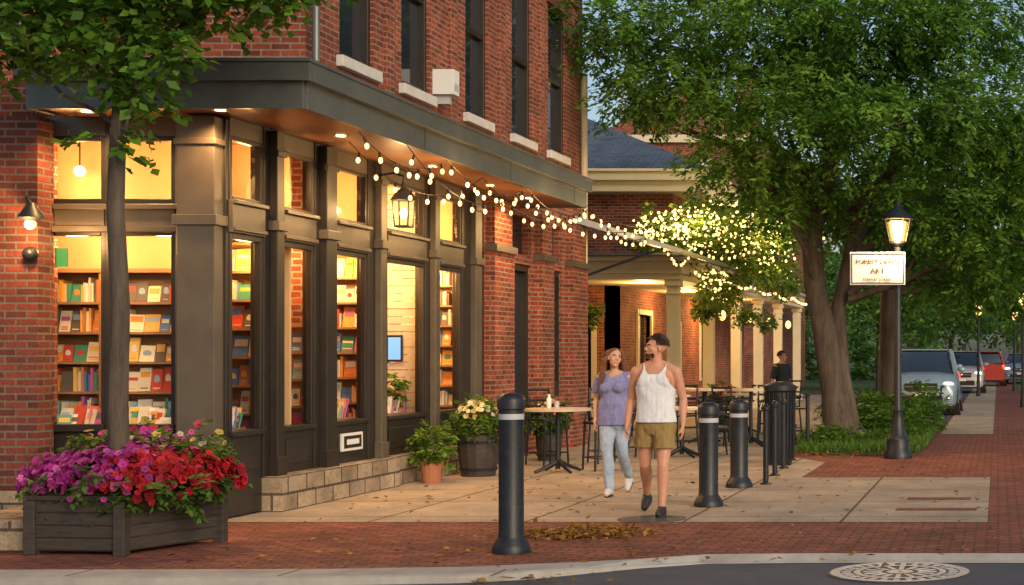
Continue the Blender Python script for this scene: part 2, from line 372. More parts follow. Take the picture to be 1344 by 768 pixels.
for a,c in [(-9.35,-8.66),(-8.60,-7.98)]:
    f.box(a,c,14.78,14.9,3.72,3.9,BRONZE); f.box(a,c,14.76,14.9,2.8,3.06,BRONZE); f.box(a,c,14.80,14.9,0,.85,DARKF); f.box(a,c,14.74,14.9,.85,.92,DARKF)
    for p,q in [(a,a+.05),(c-.05,c)]:
        f.box(p,q,14.79,14.88,.92,2.8,DARKF); f.box(p,q,14.79,14.88,3.06,3.72,DARKF)
    f.box(a+.05,c-.05,14.79,14.88,3.06,3.11,DARKF); f.box(a+.05,c-.05,14.79,14.88,3.67,3.72,DARKF); f.box(a+.05,c-.05,14.79,14.88,2.75,2.8,DARKF)
    f.quad((a+.05,14.83,.92),(c-.05,14.83,.92),(c-.05,14.83,2.75),(a+.05,14.83,2.75),GLASS); f.quad((a+.05,14.83,3.11),(c-.05,14.83,3.11),(c-.05,14.83,3.67),(a+.05,14.83,3.67),GLASS)
f.box(-8.66,-8.60,14.77,14.9,0,3.9,DARKF); f.box(-7.98,-7.56,14.77,14.9,0,3.9,BRONZE)
f.box(-9.13,-7.83,14.70,14.759,2.78,2.84,BRONZE); f.box(-9.13,-7.83,14.71,14.759,3.0,3.05,BRONZE)
f.build('storefront',BLD,bevel=.006)
d=MB()
d.box(-7.6,-7.56,23.2,24.2,.05,3.0,DGL); d.box(-7.6,-7.56,25.1,25.9,.9,3.0,DGL); d.box(-7.6,-7.56,23.2,24.2,3.15,3.75,DGL); d.box(-7.6,-7.56,25.1,25.9,3.15,3.75,DGL)
for a,c,z0 in [(23.2,24.2,.05),(25.1,25.9,.9)]:
    d.box(-7.56,-7.46,a,a+.08,z0,3,DARKF); d.box(-7.56,-7.46,c-.08,c,z0,3,DARKF); d.box(-7.56,-7.46,a+.08,c-.08,2.9,3,DARKF); d.box(-7.56,-7.46,a+.08,c-.08,z0,z0+.25,DARKF)
d.build('side_doors',BLD)
c_=MB()
c_.box(-8.95,-6.45,14.12,16.49,3.9,4.05,SOFF); c_.box(-7.49,-6.45,16.49,23.65,3.9,4.05,SOFF)
c_.box(-8.98,-6.42,14.07,14.12,3.87,4.12,FASC); c_.box(-6.45,-6.4,14.12,23.7,3.87,4.12,FASC); c_.box(-9,-8.95,14.12,14.49,3.87,4.12,FASC); c_.box(-7.49,-6.45,23.65,23.7,3.87,4.12,FASC)
c_.box(-9.05,-6.33,14.0,14.07+.06,4.12,4.29,FASC); c_.box(-6.42,-6.33,14.13,23.77,4.12,4.29,FASC); c_.box(-8.98,-6.42,14.13,16.49,4.05,4.22,GROOF); c_.box(-7.49,-6.42,16.49,23.7,4.05,4.22,GROOF)
c_.box(-9.07,-6.31,13.98,14.05,4.29,4.32,FASC);c_.box(-6.40,-6.31,14.05,23.79,4.29,4.32,FASC)
for y in (17,20,23): c_.box(-6.398,-6.394,y,y+.012,3.88,4.12,DARKF)
c_.build('canopy',BLD,bevel=.006)
dl=MB()
spots=[(-8.6,14.38,1),(-7.3,14.3,1),(-6.9,16.0,1),(-6.9,18.6,1),(-6.9,20.7,0),(-6.9,22.4,1)]
for x,y,on in spots:
    dl.lathe(x,y,[(.05,3.885),(.05,3.899)],DLIGHT,20); ring(dl,x,y,.05,.075,3.884,BAND)
    if on: light('SPOT','downlight',(x,y,3.86),165,(1,.56,.22),BLD,.06,(0,0,0),150)
dl.build('downlights',BLD)
i_=MB()
i_.quad((-15,14.9,.02),(-7.57,14.9,.02),(-7.57,22,.02),(-15,22,.02),WOODF)
i_.quad((-12,14.9,3.86),(-7.57,14.9,3.86),(-7.57,22,3.86),(-12,22,3.86),PLAST)
i_.quad((-10.4,14.95,0),(-10.4,22,0),(-10.4,22,3.9),(-10.4,14.95,3.9),PLAST)
i_.quad((-10.4,21.95,0),(-7.57,21.95,0),(-7.57,21.95,3.9),(-10.4,21.95,3.9),PLAST)
i_.box(-10.3,-7.95,15.62,15.7,0,3.84,PLAST)
i_.box(-8.9,-7.57,16.28,16.32,0,3.84,PLAST); i_.box(-9.2,-7.57,18.56,18.6,0,3.84,PLAST); i_.box(-9.2,-7.57,21.56,21.6,0,3.84,PLAST)
i_.box(-8.8,-7.57,17.0,17.05,0,3.84,BR)
SID=mat('siding',(.50,.45,.37),.6)
for k in range(35): i_.box(-8.9,-7.57,19.98-.004*(k%2),20.02,.3+k*.1,.39+k*.1,SID)
i_.box(-8.0,-7.8,19.94,19.97,1.5,1.85,DARKF); i_.box(-7.98,-7.82,19.935,19.94,1.53,1.82,mat('screen',(.1,.3,.6),.3,emit=(.2,.45,.9),es=.8))
i_.build('interior',BLD)
bookcols=[(.6,.08,.05),(.75,.3,.05),(.1,.2,.45),(.75,.65,.45),(.65,.6,.5),(.08,.3,.2),(.5,.12,.3),(.8,.5,.12),(.15,.12,.1),(.3,.45,.55),(.8,.75,.68),(.55,.2,.08),(.8,.72,.5),(.78,.4,.1)]
def bookcase(mb,x0,x1,y,z0,z1,dep=.26,step=.30,face=.72):
    mb.box(x0,x0+.03,y,y+dep,z0,z1,SHELF); mb.box(x1-.03,x1,y,y+dep,z0,z1,SHELF)
    mb.box(x0+.03,x1-.03,y+dep-.02,y+dep,z0,z1,SHELF)
    z=z0
    while z<z1-.1:
        mb.box(x0+.03,x1-.03,y,y+dep-.02,z,z+.025,SHELF); zz=z+.027
        x=x0+.04
        while x<x1-.07:
            if random.random()<face:
                ww=random.uniform(.09,.16); h=random.uniform(.15,min(.25,step-.05))
                if x+ww>x1-.03: ww=x1-.035-x
                if ww<.06: break
                c=random.choice(bookcols); M=Matrix.Translation((x,y+.05,zz))@Matrix.Rotation(-.2,4,'X')@Matrix.Rotation(random.uniform(-.04,.04),4,'Y')
                mb.box(0,ww,0,.02,0,h,BOOK,c,M=M)
                t=random.random()
                if t<.5: mb.box(.012,ww-.012,-.003,0,h*random.uniform(.5,.6),h*random.uniform(.7,.92),BOOK,random.choice(bookcols),M=M)
                else: mb.ell(M@Vector((ww/2,-.002,h*.5)),(ww*.3,.003,h*.22),BOOK,10,6,col=random.choice(bookcols))
                for q in range(random.randint(0,2)): mb.box(.02,ww-.02,-.003,0,h*(.1+.1*q),h*(.15+.1*q),BOOK,random.choice(bookcols),M=M)
                x+=ww+random.uniform(.004,.012)
            else:
                for _ in range(random.randint(3,7)):
                    ww=random.uniform(.015,.034); h=random.uniform(.16,min(.25,step-.05))
                    if x+ww>x1-.04: break
                    mb.box(x,x+ww-.002,y+.03+random.random()*.02,y+dep-.04,zz,zz+h,BOOK,random.choice(bookcols)); x+=ww
                x+=.008
        z+=step
    mb.box(x0,x1,y-.01,y+dep,z1,z1+.04,SHELF)
k_=MB()
bookcase(k_,-9.95,-9.0,15.3,.3,2.42); bookcase(k_,-8.98,-8.02,15.3,.3,2.42)
bookcase(k_,-8.75,-7.6,16.0,.35,2.9,dep=.22)
bookcase(k_,-8.3,-7.6,16.86,.4,1.9,dep=.12)
bookcase(k_,-8.9,-7.6,18.3,.4,2.9,dep=.2)
bookcase(k_,-8.6,-7.75,19.7,.4,1.1)
bookcase(k_,-8.9,-7.6,21.3,.3,2.9,dep=.2,step=.28)
for (x0,x1,y0,y1) in [(-9.3,-8.0,14.93,15.25),(-7.75,-7.58,14.8,15.35),(-7.8,-7.58,17.15,17.9),(-7.8,-7.58,18.65,19.6)]:
    k_.box(x0,x1,y0,y1,.55,.86,SHELF)
    for _ in range(int((x1-x0)*(y1-y0)*100)+5):
        x=random.uniform(x0+.08,x1-.08); y=random.uniform(y0+.03,y1-.05); M=Matrix.Translation((x,y,.862))@Matrix.Rotation(random.uniform(-.5,.5),4,'Z')@Matrix.Rotation(-.3,4,'X')
        h=random.uniform(.12,.24); k_.box(-.06,.06,0,.02,0,h,BOOK,random.choice(bookcols),M=M); k_.box(-.045,.045,-.002,0,h*.5,h*.8,BOOK,random.choice(bookcols),M=M)
k_.build('book_displays',BLD)
GLOBE=emis('pendant_glow',(1,.66,.28),4)
g_=MB()
for x,y,z in [(-9.28,15.4,3.45),(-8.0,17.6,3.5),(-8.0,19.4,3.5),(-8.0,20.9,3.5)]:
    g_.ell((x,y,z),(.055,.055,.055),GLOBE); g_.limb([(x,y,z+.05),(x,y,3.86)],.008,WIRE,6)
g_.build('pendant_lamps',BLD,smooth=True)
for x,y,z,p in [(-9.1,15.05,2.75,34),(-8.2,15.03,2.75,32),(-9.28,15.28,3.4,22),(-8.2,15.25,3.4,16),(-7.78,15.78,2.6,34),(-7.8,15.85,3.5,16),(-7.9,16.6,2.7,48),(-7.95,17.85,2.7,70),(-7.95,17.9,3.5,26),(-8.0,19.3,2.7,85),(-8.0,19.5,3.5,26),(-8.0,20.8,2.7,100),(-8.0,21.0,3.5,30)]:
    light('POINT','shop_lamp',(x,y,z),p,(1,.54,.19),BLD,.1)
x_=MB()
x_.box(-7.499,-7.22,20.2,20.42,5.05,5.38,SIGNW:=mat('sign_white',(.7,.7,.68),.5)); x_.box(-7.499,-7.3,20.27,20.35,4.93,5.05,BAND); x_.box(-7.219,-7.215,20.23,20.39,5.1,5.2,BAND)
x_.limb([(-7.35,16.42,4.4),(-7.35,16.42,10)],.04,FASC,10)
x_.limb([(-7.4,27.25,0),(-7.4,27.25,6.6)],.06,CREAM,10)
x_.build('wall_fittings',BLD,bevel=.01)
def lantern(name,x,y,z,sc,parent,power):
    b=MB()
    b.box(x-.07*sc,x+.07*sc,y-.07*sc,y+.07*sc,z-.01,z+.01,BLACK)
    for dx in(-1,1):
        for dy in(-1,1): b.limb([(x+dx*.065*sc,y+dy*.065*sc,z),(x+dx*.08*sc,y+dy*.08*sc,z+.26*sc)],.008*sc,BLACK,6)
    b.lathe(x,y,[(.14*sc,z+.26*sc),(.10*sc,z+.32*sc),(.03*sc,z+.38*sc),(.015*sc,z+.44*sc)],BLACK,4)
    b.ell((x,y,z+.13*sc),(.035*sc,.035*sc,.06*sc),BULB)
    b.limb([(x,y,z+.43*sc),(x,y,z+.5*sc),(x-.1*sc,y,z+.53*sc),(x-.3*sc,y,z+.5*sc)],.012*sc,BLACK,6)
    b.build(name,parent)
    light('POINT','lantern_light',(x,y-.1*sc,z+.15*sc),power,(1,.6,.25),parent,.05)
lantern('wall_lantern',-7.08,18.15,3.12,1.2,BLD,16)
s_=MB(); sx_=-9.07; sy_=14.3
s_.lathe(sx_,sy_,[(.03,3.02),(.11,2.9),(.12,2.88),(.03,2.84)][::-1],BLACK,16); s_.limb([(sx_,sy_,3.0),(sx_-.08,sy_+.05,3.08),(sx_-.15,14.5,3.05)],.015,BLACK,8)
s_.ell((sx_,sy_-.02,2.82),(.05,.05,.05),BULB); s_.ell((sx_-.10,14.44,2.55),(.07,.07,.07),BLACK)
s_.build('wall_sconce',BLD,smooth=True); light('POINT','sconce_light',(sx_,sy_-.12,2.72),42,(1,.52,.18),BLD,.05)
b=MB(); GRN=mat('green_sign',(.02,.2,.08),.5,emit=(.05,.5,.15),es=.12)
b.box(-9.16,-9.04,14.80,14.815,2.45,2.63,GRN); b.build('window_sign',BLD)
b=MB(); b.box(-7.43,-7.40,17.2,17.75,.5,.7,SIGNW); b.box(-7.40,-7.397,17.24,17.71,.53,.67,DARKF); b.box(-7.397,-7.395,17.31,17.64,.57,.63,SIGNW); b.build('notice_board',BLD)
b=MB(); b.add([(-7.4,26.6,4.02),(-5.7,27.4,3.5),(-5.7,32,3.5),(-7.4,32,4.02),(-7.4,26.6,3.9),(-5.7,27.4,3.42),(-5.7,32,3.42),(-7.4,32,3.9)],[(0,1,2,3),(7,6,5,4),(0,4,5,1),(1,5,6,2),(2,6,7,3)],FASC)
b.limb([(-7.4,27.3,3.0),(-6.0,27.3,3.5)],.025,BLACK,6)
b.build('metal_awning',BLD)
b=MB(); b.box(-8.6,-7.86,12.3,14.1,0,.26,STONE); b.build('low_stone_wall',bevel=.02)

# ------------------------------------------------------------ string lights
def strand(name,pts,sag,step,r=.024,m=None):
    b=MB(); m=m or BULB
    for a,c in zip(pts[:-1],pts[1:]):
        a=Vector(a);c=Vector(c);L=(c-a).length;n=max(6,int(L/.25)); P=[]
        for i in range(n+1):
            t=i/n; p=a.lerp(c,t); p.z-=4*sag*t*(1-t); P.append(p)
        b.limb(P,.006,WIRE,4)
        k=int(L/step)
        for i in range(k):
            t=(i+.5+random.uniform(-.15,.15))/k; p=a.lerp(c,t); p.z-=4*sag*t*(1-t)
            tilt=Vector((random.uniform(-.02,.02),random.uniform(-.02,.02),-.05))
            b.limb([p,p+tilt],.012,WIRE,5)
            b.ell(p+tilt*1.65,(r,r,r*1.35),m,8,6)
    return b.build(name,smooth=True)
strand('string_lights',[(-6.38,15.2,3.82),(-6.36,17.6,3.84),(-6.36,20.6,3.84),(-6.36,23.7,3.86),(-5.9,28,4.1),(-5.8,33,4.45)],.22,.34)
strand('string_lights',[(-6.9,16.2,3.86),(-6.6,19.5,3.86),(-6.36,23.6,3.9),(-6.2,28,3.95),(-6.7,33,3.8)],.38,.38)
strand('string_lights',[(-6.37,16.4,3.86),(-6.3,20,3.7),(-5.7,26,3.9),(-5.0,31,3.8),(-3.1,28,3.9)],.35,.42)
for p in [(-6.3,18,3.5),(-6.2,21.5,3.5),(-5.9,26,3.7)]: light('POINT','string_light_glow',p,42,(1,.58,.22),bpy.data.objects['string_lights'],.25)

# ------------------------------------------------------------ second building (porch)
P2=empty('porch_brick_building')
p=MB()
wallx(p,-9,.3,36,54,0,3.4,[(38,39.4,.9,2.6),(42,43,.05,2.4),(46,47.4,.9,2.6)],BR)
wally(p,36,.3,-16,-9,0,3.4,[(-10.6,-9.6,.05,2.4)],BR)
wallx(p,-7.9,.3,37.3,52,3.72,5.5,[(39,40,4.1,5.2),(43,44,4.1,5.2)],BR)
wally(p,37,.3,-16,-7.9,3.72,5.5,[],BR)
p.build('walls',P2)
p=MB()
for a,c,z0,z1 in [(38,39.4,.9,2.6),(42,43,.05,2.4),(46,47.4,.9,2.6)]:
    p.box(-9.2,-9.15,a,c,z0,z1,DGL)
    p.box(-9.1,-8.95,a-.12,a,z0-.1,z1+.12,CREAM); p.box(-9.1,-8.95,c,c+.12,z0-.1,z1+.12,CREAM); p.box(-9.1,-8.94,a,c,z1,z1+.12,CREAM); p.box(-9.14,-9.1,(a+c)/2-.03,(a+c)/2+.03,z0,z1,CREAM)
p.box(-10.6,-9.6,36.15,36.2,.05,2.4,DARKF); p.box(-10.72,-10.6,35.95,36.05,0,2.5,CREAM); p.box(-9.6,-9.48,35.95,36.05,0,2.5,CREAM); p.box(-10.72,-9.48,35.94,36.05,2.5,2.62,CREAM)
p.build('windows',P2)
p=MB()
p.box(-16,-6.85,33,54,3.35,3.62,CREAM); p.box(-16,-6.7,32.85,54.2,3.62,3.72,CREAM); p.box(-16,-6.6,32.75,54.3,3.72,3.78,GROOF)
p.box(-16,-6.9,33.05,54,3.22,3.35,CREAM)
cols=[(-7.08,y) for y in (33.25,37.3,41.2,45,49,53.6)]+[(-9.2,33.25),(-12,33.25)]
for x,y in cols:
    p.box(x-.13,x+.13,y-.13,y+.13,.2,3.08,CREAM); p.box(x-.18,x+.18,y-.18,y+.18,0,.2,CREAM); p.box(x-.17,x+.17,y-.17,y+.17,3.08,3.22,CREAM); p.box(x-.15,x+.15,y-.15,y+.15,2.9,2.95,CREAM)
p.box(-16,-7.1,36.5,52.5,5.5,5.75,CREAM); p.box(-16,-6.95,36.3,52.7,5.75,5.95,CREAM); p.box(-16,-6.85,36.2,52.8,5.95,6.02,CREAM)
p.build('porch_trim',P2,bevel=.012)
p=MB()
p.add([(-16,36.2,6.021),(-6.85,36.2,6.021),(-6.85,52.8,6.021),(-16,52.8,6.021),(-11,40.5,7.9),(-11,48.5,7.9)],[(0,1,4),(1,2,5,4),(2,3,5),(3,0,4,5)],ROOF)
p.build('hip_roof',P2)
for q in [(-8,34.5,130),(-8,39.3,150),(-8,45,160)]: light('POINT','porch_light',(q[0],q[1],2.9),q[2],(1,.56,.19),P2,.15)
p=MB()
for y in (37.3,41.2,45,49):
    p.ell((-6.75,y,2.55),(.09,.09,.13),LAMPG); p.limb([(-6.75,y,2.68),(-6.75,y,2.8),(-6.95,y,2.8)],.02,BLACK,6)
p.build('porch_lanterns',P2,smooth=True)
vine=[(-7.0,33.6,4.3,.9,.8,.45),(-6.2,34.5,4.45,.9,1.0,.55),(-5.7,36,4.3,.8,1.2,.5),(-6.4,40,4.1,.7,2,.4),(-6.7,46,3.9,.5,3,.3),(-6.6,36,3.2,.25,1.5,.35)]
foliage('climbing_vine',vine,1500,13,.12,.07,(.07,.13,.02),(.24,.34,.05),spraylen=.3)
fl=MB(); 
for _ in range(760):
    cx,cy,cz,rx,ry,rz=random.choice(vine[:3]*4+vine)
    d=Vector((random.gauss(0,1),random.gauss(0,1)-.6,random.gauss(0,1))).normalized()
    r=random.uniform(.018,.038); q=random.uniform(.95,1.25); fl.ell((cx+d.x*rx*q,cy+d.y*ry*q,cz+d.z*rz*q),(r,r,r),BULB2,6,4)
fl.build('fairy_lights',smooth=True)
for q in [(-6.6,32.6,4.6,220),(-5.0,34.4,4.4,200),(-5.6,39,4.2,160)]: light('POINT','fairy_glow',q[:3],q[3],(1,.70,.22),bpy.data.objects['fairy_lights'],.5)
strand('string_lights',[(-6.6,33,3.5),(-6.6,37,3.5),(-6.6,41,3.5),(-6.6,45,3.5),(-6.6,49,3.5),(-6.6,54,3.5)],.12,.45,.033)

P3=empty('far_brick_building'); p=MB()
wally(p,62,.4,-16,-9.5,0,10.2,[(-12.6,-11.6,8,9.6)],BR); p.box(-16,-9.5,62.4,75,0,10.2,BR); p.box(-12.6,-11.6,62.1,62.15,8,9.6,CREAM); p.box(-12.75,-11.45,61.9,62.05,7.8,8,SILL)
p.box(-16.2,-9.3,61.8,75,10.2,10.5,CREAM); p.add([(-16.2,61.8,10.5),(-9.3,61.8,10.5),(-12.7,61.8,12.6),(-16.2,75,10.5),(-9.3,75,10.5),(-12.7,75,12.6)],[(0,1,2),(1,4,5,2),(0,2,5,3)],BR)
p.box(-10.8,-10,63,64,10.5,13.2,BR); p.build('walls',P3)
P4=empty('metal_roof_house'); p=MB(); MR=noisy('metal_roofing',(.42,.45,.48),(.52,.55,.58),2,.35,metal=.4)
p.box(-19,-13.6,56,61,0,8.4,CREAM); p.add([(-19.3,55.7,8.4),(-13.3,55.7,8.4),(-13.3,61.3,8.4),(-19.3,61.3,8.4),(-16.3,58.5,10.6),(-15.5,58.5,10.6)],[(0,1,5,4),(1,2,5),(2,3,4,5),(3,0,4)],MR)
p.build('house_body',P4)

# ------------------------------------------------------------ street lamp, sign, bollards, posts, bin
b=MB(); LX,LY=-1.54,23.4
b.lathe(LX,LY,[(.22,0),(.22,.08),(.18,.14),(.17,.3),(.12,.36),(.09,.6),(.075,.7),(.085,.74),(.06,.8),(.05,3.0),(.045,3.1),(.08,3.14),(.05,3.18),(.05,3.24),(.12,3.3),(.12,3.33)],BLACK,20)
for k in range(6):
    a=2*math.pi*k/6; b.limb([(LX+.12*math.cos(a),LY+.12*math.sin(a),3.32),(LX+.19*math.cos(a),LY+.19*math.sin(a),3.68)],.010,BLACK,5)
LG2=glassmat('lantern_glass',.6,(1,.85,.6))
b.lathe(LX,LY,[(.105,3.33),(.17,3.67)],LG2,6); b.ell((LX,LY,3.48),(.075,.075,.11),emis('lamp_core',(1,.72,.34),5),16,10); b.lathe(LX,LY,[(.085,3.34),(.13,3.64)],LAMPG,12)
b.lathe(LX,LY,[(.24,3.67),(.22,3.7),(.13,3.8),(.05,3.86),(.03,3.9),(.035,3.93),(.005,3.98)],BLACK,16)
o=b.build('street_lamp',smooth=True); light('POINT','lamp_bulb',(LX,LY-.3,3.45),260,(1,.58,.22),o,.1)
SG=empty('street_sign'); b=MB()
b.box(-2.26,-1.42,23.27,23.29,2.66,3.16,SIGNW); b.box(-2.24,-1.44,23.262,23.269,2.68,2.695,BLACK); b.box(-2.24,-1.44,23.262,23.269,3.125,3.14,BLACK); b.box(-2.24,-2.225,23.262,23.269,2.695,3.125,BLACK); b.box(-1.455,-1.44,23.262,23.269,2.695,3.125,BLACK)
b.box(-1.62,-1.48,23.29,23.36,2.85,2.9,BLACK); b.build('panel',SG)
for s,z,h in [('FOREST LAWN',2.98,.10),('ART',2.83,.12),('MARKET STREET',2.725,.06)]:
    cu=bpy.data.curves.new('txt','FONT'); cu.body=s; cu.size=h; cu.align_x='CENTER'; cu.extrude=.002; o=bpy.data.objects.new('lettering',cu); COL.objects.link(o); o.location=(-1.84,23.262,z); o.rotation_euler=(math.pi/2,0,0); o.data.materials.append(BLACK); o.parent=SG
def bollard(x,y,h,r):
    b=MB(); b.lathe(x,y,[(r*1.55,0),(r*1.55,.03),(r*1.4,.07),(r*1.08,.12),(r,.14),(r,h-.26)],BLACK,28)
    b.lathe(x,y,[(r*1.01,h-.26),(r*1.01,h-.22)],BLACK,28); b.lathe(x,y,[(r*1.03,h-.215),(r*1.03,h-.17)],BAND,28)
    b.lathe(x,y,[(r,h-.165),(r,h-.14),(r*1.12,h-.13),(r*1.12,h-.06),(r*1.0,h-.03),(r*.6,h-.005),(r*.1,h)],BLACK,28); b.lathe(x,y,[(r*.97,h-.23),(r*.97,h-.16)],BLACK,20)
    b.build('bollard',smooth=True,angle=40)
bollard(-3.93,12.3,1.29,.098); bollard(-3.04,16.0,1.1,.1); bollard(-3.11,18.3,1.06,.105)
for x,y in [(-2.85,18.7),(-2.93,20),(-3.0,21.3),(-3.1,22.9),(-3.2,25.6)]:
    b=MB(); b.lathe(x,y,[(.07,0),(.07,.02),(.035,.04),(.035,.9),(.05,.92),(.05,.95),(.02,.99)],BLACK,16); b.build('metal_post',smooth=True)
b=MB(); b.lathe(-3.15,22.0,[(.16,.0),(.18,.05),(.19,.3),(.2,1.05),(.23,1.08),(.23,1.15),(.12,1.2)],BLACK,20)
for k in range(20):
    a=2*math.pi*k/20; b.limb([(-3.15+.2*math.cos(a),22+.2*math.sin(a),.1),(-3.15+.215*math.cos(a),22+.215*math.sin(a),1.05)],.01,BLACK,4)
b.build('litter_bin',smooth=True)

# ------------------------------------------------------------ tables, stools, chairs
TT=noisy('table_top',(.45,.36,.27),(.55,.45,.34),4,.4)
def table(x,y,h,r,name='cafe_table',items=False):
    b=MB(); b.lathe(x,y,[(r,h-.035),(r,h)],TT,28); b.lathe(x,y,[(.035,.05),(.03,h-.04),(.12,h-.036)],BLACK,12)
    for k in range(4):
        a=math.pi/4+k*math.pi/2; b.limb([(x,y,.16),(x+.2*math.cos(a),y+.2*math.sin(a),.07),(x+.34*math.cos(a),y+.34*math.sin(a),.02)],[.03,.025,.02],BLACK,6)
    b.build(name,smooth=True)
    if items:
        b=MB(); b.lathe(x-.12,y,[(.03,h+.001),(.035,h+.12),(.015,h+.16),(.02,h+.19)],SIGNW,12); b.build('sauce_bottle',smooth=True)
        b=MB(); b.lathe(x,y-.05,[(.035,h+.001),(.03,h+.08),(.035,h+.1)],BAND,12); b.build('salt_shaker',smooth=True)
def chair(x,y,rot,sh=.46,back=.9):
    b=MB(); 
    b.box(-.2,.2,-.2,.2,sh-.02,sh+.01,BLACK)
    for dx in(-.18,.18):
        b.limb([(dx*1.15,-.2,0),(dx,-.18,sh)],.016,BLACK,6); b.limb([(dx*1.15,.24,0),(dx,.19,sh),(dx,.24,back)],.016,BLACK,6)
        b.limb([(dx*1.1,.22,sh+.2),(dx*1.15,-.12,sh+.2),(dx*1.1,-.18,sh)],.013,BLACK,6)
    for z in (sh+.15,sh+.27,back-.02): b.limb([(-.18,.2+.05*(z-sh)/(back-sh),z),(0,.24+.05*(z-sh)/(back-sh),z),(.18,.2+.05*(z-sh)/(back-sh),z)],.02,BLACK,6)
    z=.18
    b.limb([(-.2,-.19,z),(.2,-.19,z)],.009,BLACK,5); b.limb([(-.2,.22,z),(.2,.22,z)],.009,BLACK,5); b.limb([(-.2,-.19,z),(-.2,.22,z)],.009,BLACK,5); b.limb([(.2,-.19,z),(.2,.22,z)],.009,BLACK,5)
    b.build('cafe_chair' if sh<.6 else 'bar_stool',smooth=True,loc=(x,y,0),rot=rot)
table(-5.95,20.6,.87,.44,items=True); chair(-5.45,21.0,-.9,.66,1.15); chair(-5.75,22.4,.6,.66,1.1); chair(-6.5,22.0,.9,.66,1.1)
table(-5.3,27.5,.98,.5); chair(-5.9,27.2,1.4,.6,1.05); chair(-4.7,27.7,-1.4,.6,1.05)
table(-4.3,26.5,1.0,.45); chair(-3.75,26.3,-1.3,.6,1.05); chair(-4.6,26.0,2.8,.6,1.05); chair(-4.1,27.3,.2,.6,1.05)
table(-6.4,29.5,.8,.45); chair(-6.9,29.3,1.4); chair(-5.9,29.6,-1.4); chair(-5.2,24.9,-.4,.6,1.1)
table(-4.9,23.6,.78,.4); chair(-5.4,23.4,1.5); chair(-4.45,23.9,-1.2); table(-5.2,31,.8,.42); chair(-4.7,31.2,-1.3); chair(-5.8,30.8,1.5); chair(-4.1,29.4,-.8,.6,1.1); chair(-3.8,28.3,1,.6,1.1)
table(-1.9,34,.75,.35);chair(-1.5,34,-1.5);

# ------------------------------------------------------------ planters & flowers
def flowers(name,n,pos,cols,size=.035):
    Ps=[];Cs=[]
    for i in range(n):
        c,nrm=pos(); nrm=np.array(nrm)+rng.normal(size=3)*.4; nrm/=np.linalg.norm(nrm)
        u=np.cross(nrm,[.3,.9,.1]); u/=np.linalg.norm(u); w_=np.cross(nrm,u)
        sz=size*random.uniform(.7,1.3); col=np.array(cols(c))*random.uniform(.45,1.15)
        a0=random.random()*6
        for k in range(5):
            a=a0+k*1.2566; d=u*math.cos(a)+w_*math.sin(a); s_=-u*math.sin(a)+w_*math.cos(a)
            Ps.append([c,c+d*sz*.65+s_*sz*.5+nrm*sz*.25,c+d*sz+nrm*sz*.2,c+d*sz*.65-s_*sz*.5+nrm*sz*.25]); Cs.append(col)
        Ps.append([c+nrm*.004+u*.007,c+nrm*.004+w_*.007,c+nrm*.004-u*.007,c+nrm*.004-w_*.007]); Cs.append(col*.25)
    return quadmesh(name,np.array(Ps),np.array(Cs),PETAL)
foot=[Vector((-7.72,12.15)),Vector((-6.95,12.08)),Vector((-6.62,13.0)),Vector((-7.5,13.15))]
PL=empty('wooden_flower_planter'); b=MB()
cen=sum(foot,Vector((0,0)))/4
def prism(b,pts,z0,z1,m,sc=1):
    q=[cen+(p-cen)*sc for p in pts]; v=[(p.x,p.y,z0) for p in q]+[(p.x,p.y,z1) for p in q]
    b.add(v,[(3,2,1,0),(4,5,6,7)]+[(i,(i+1)%4,4+(i+1)%4,4+i) for i in range(4)],m)
for k in range(4): prism(b,foot,.04+k*.1,.132+k*.1,PWOOD,1.0)
prism(b,foot,.03,.43,PWOOD,.97); prism(b,foot,.436,.475,PWOOD,1.05)
for p_ in foot:
    q=cen+(p_-cen)*.98; b.box(q.x-.045,q.x+.045,q.y-.045,q.y+.045,0,.434,PWOOD)
prism(b,foot,.476,.49,SOIL,.95)
b.build('box',PL,bevel=.006)
foliage('planter_greenery',[(-7.15,12.55,.55,.68,.48,.19),(-7.35,12.8,.78,.45,.25,.2),(-6.85,12.85,.72,.3,.3,.2)],560,12,.07,.035,(.035,.08,.012),(.13,.24,.04),parent=PL,spraylen=.15)
def posn():
    t=random.random()*2*math.pi; ph=random.random()**.65*1.5
    d=(math.cos(t)*math.sin(ph),math.sin(t)*math.sin(ph),math.cos(ph))
    q=1+.07*math.sin(5*t+1)+.06*math.sin(9*t)
    c=np.array([-7.14+d[0]*.80*q,12.56+d[1]*.57*q,.55+d[2]*.27*q+random.uniform(-.07,.03)]); 
    if random.random()<.2 and d[2]<.4: c[2]-=random.uniform(0,.1)
    return c,d
def pc(c):
    if c[0]+.16*random.gauss(0,1)<-6.96: return random.choice([(.44,.035,.28),(.52,.07,.35),(.36,.02,.21),(.58,.13,.38),(.47,.04,.31)])
    return random.choice([(.40,.012,.02),(.48,.02,.02),(.30,.008,.015),(.45,.02,.05)])
flowers('petunias',1950,posn,pc,.033).parent=PL
def pos2():
    c=np.array([-7.14+random.gauss(0,.24),12.85+random.gauss(0,.12),.86+random.gauss(0,.07)]); return c,(0,-.6,.6)
flowers('mixed_blooms',150,pos2,lambda c:random.choice([(.55,.06,.28),(.55,.45,.08),(.4,.04,.35),(.6,.55,.4),(.5,.06,.12),(.55,.4,.08)]),.034).parent=PL
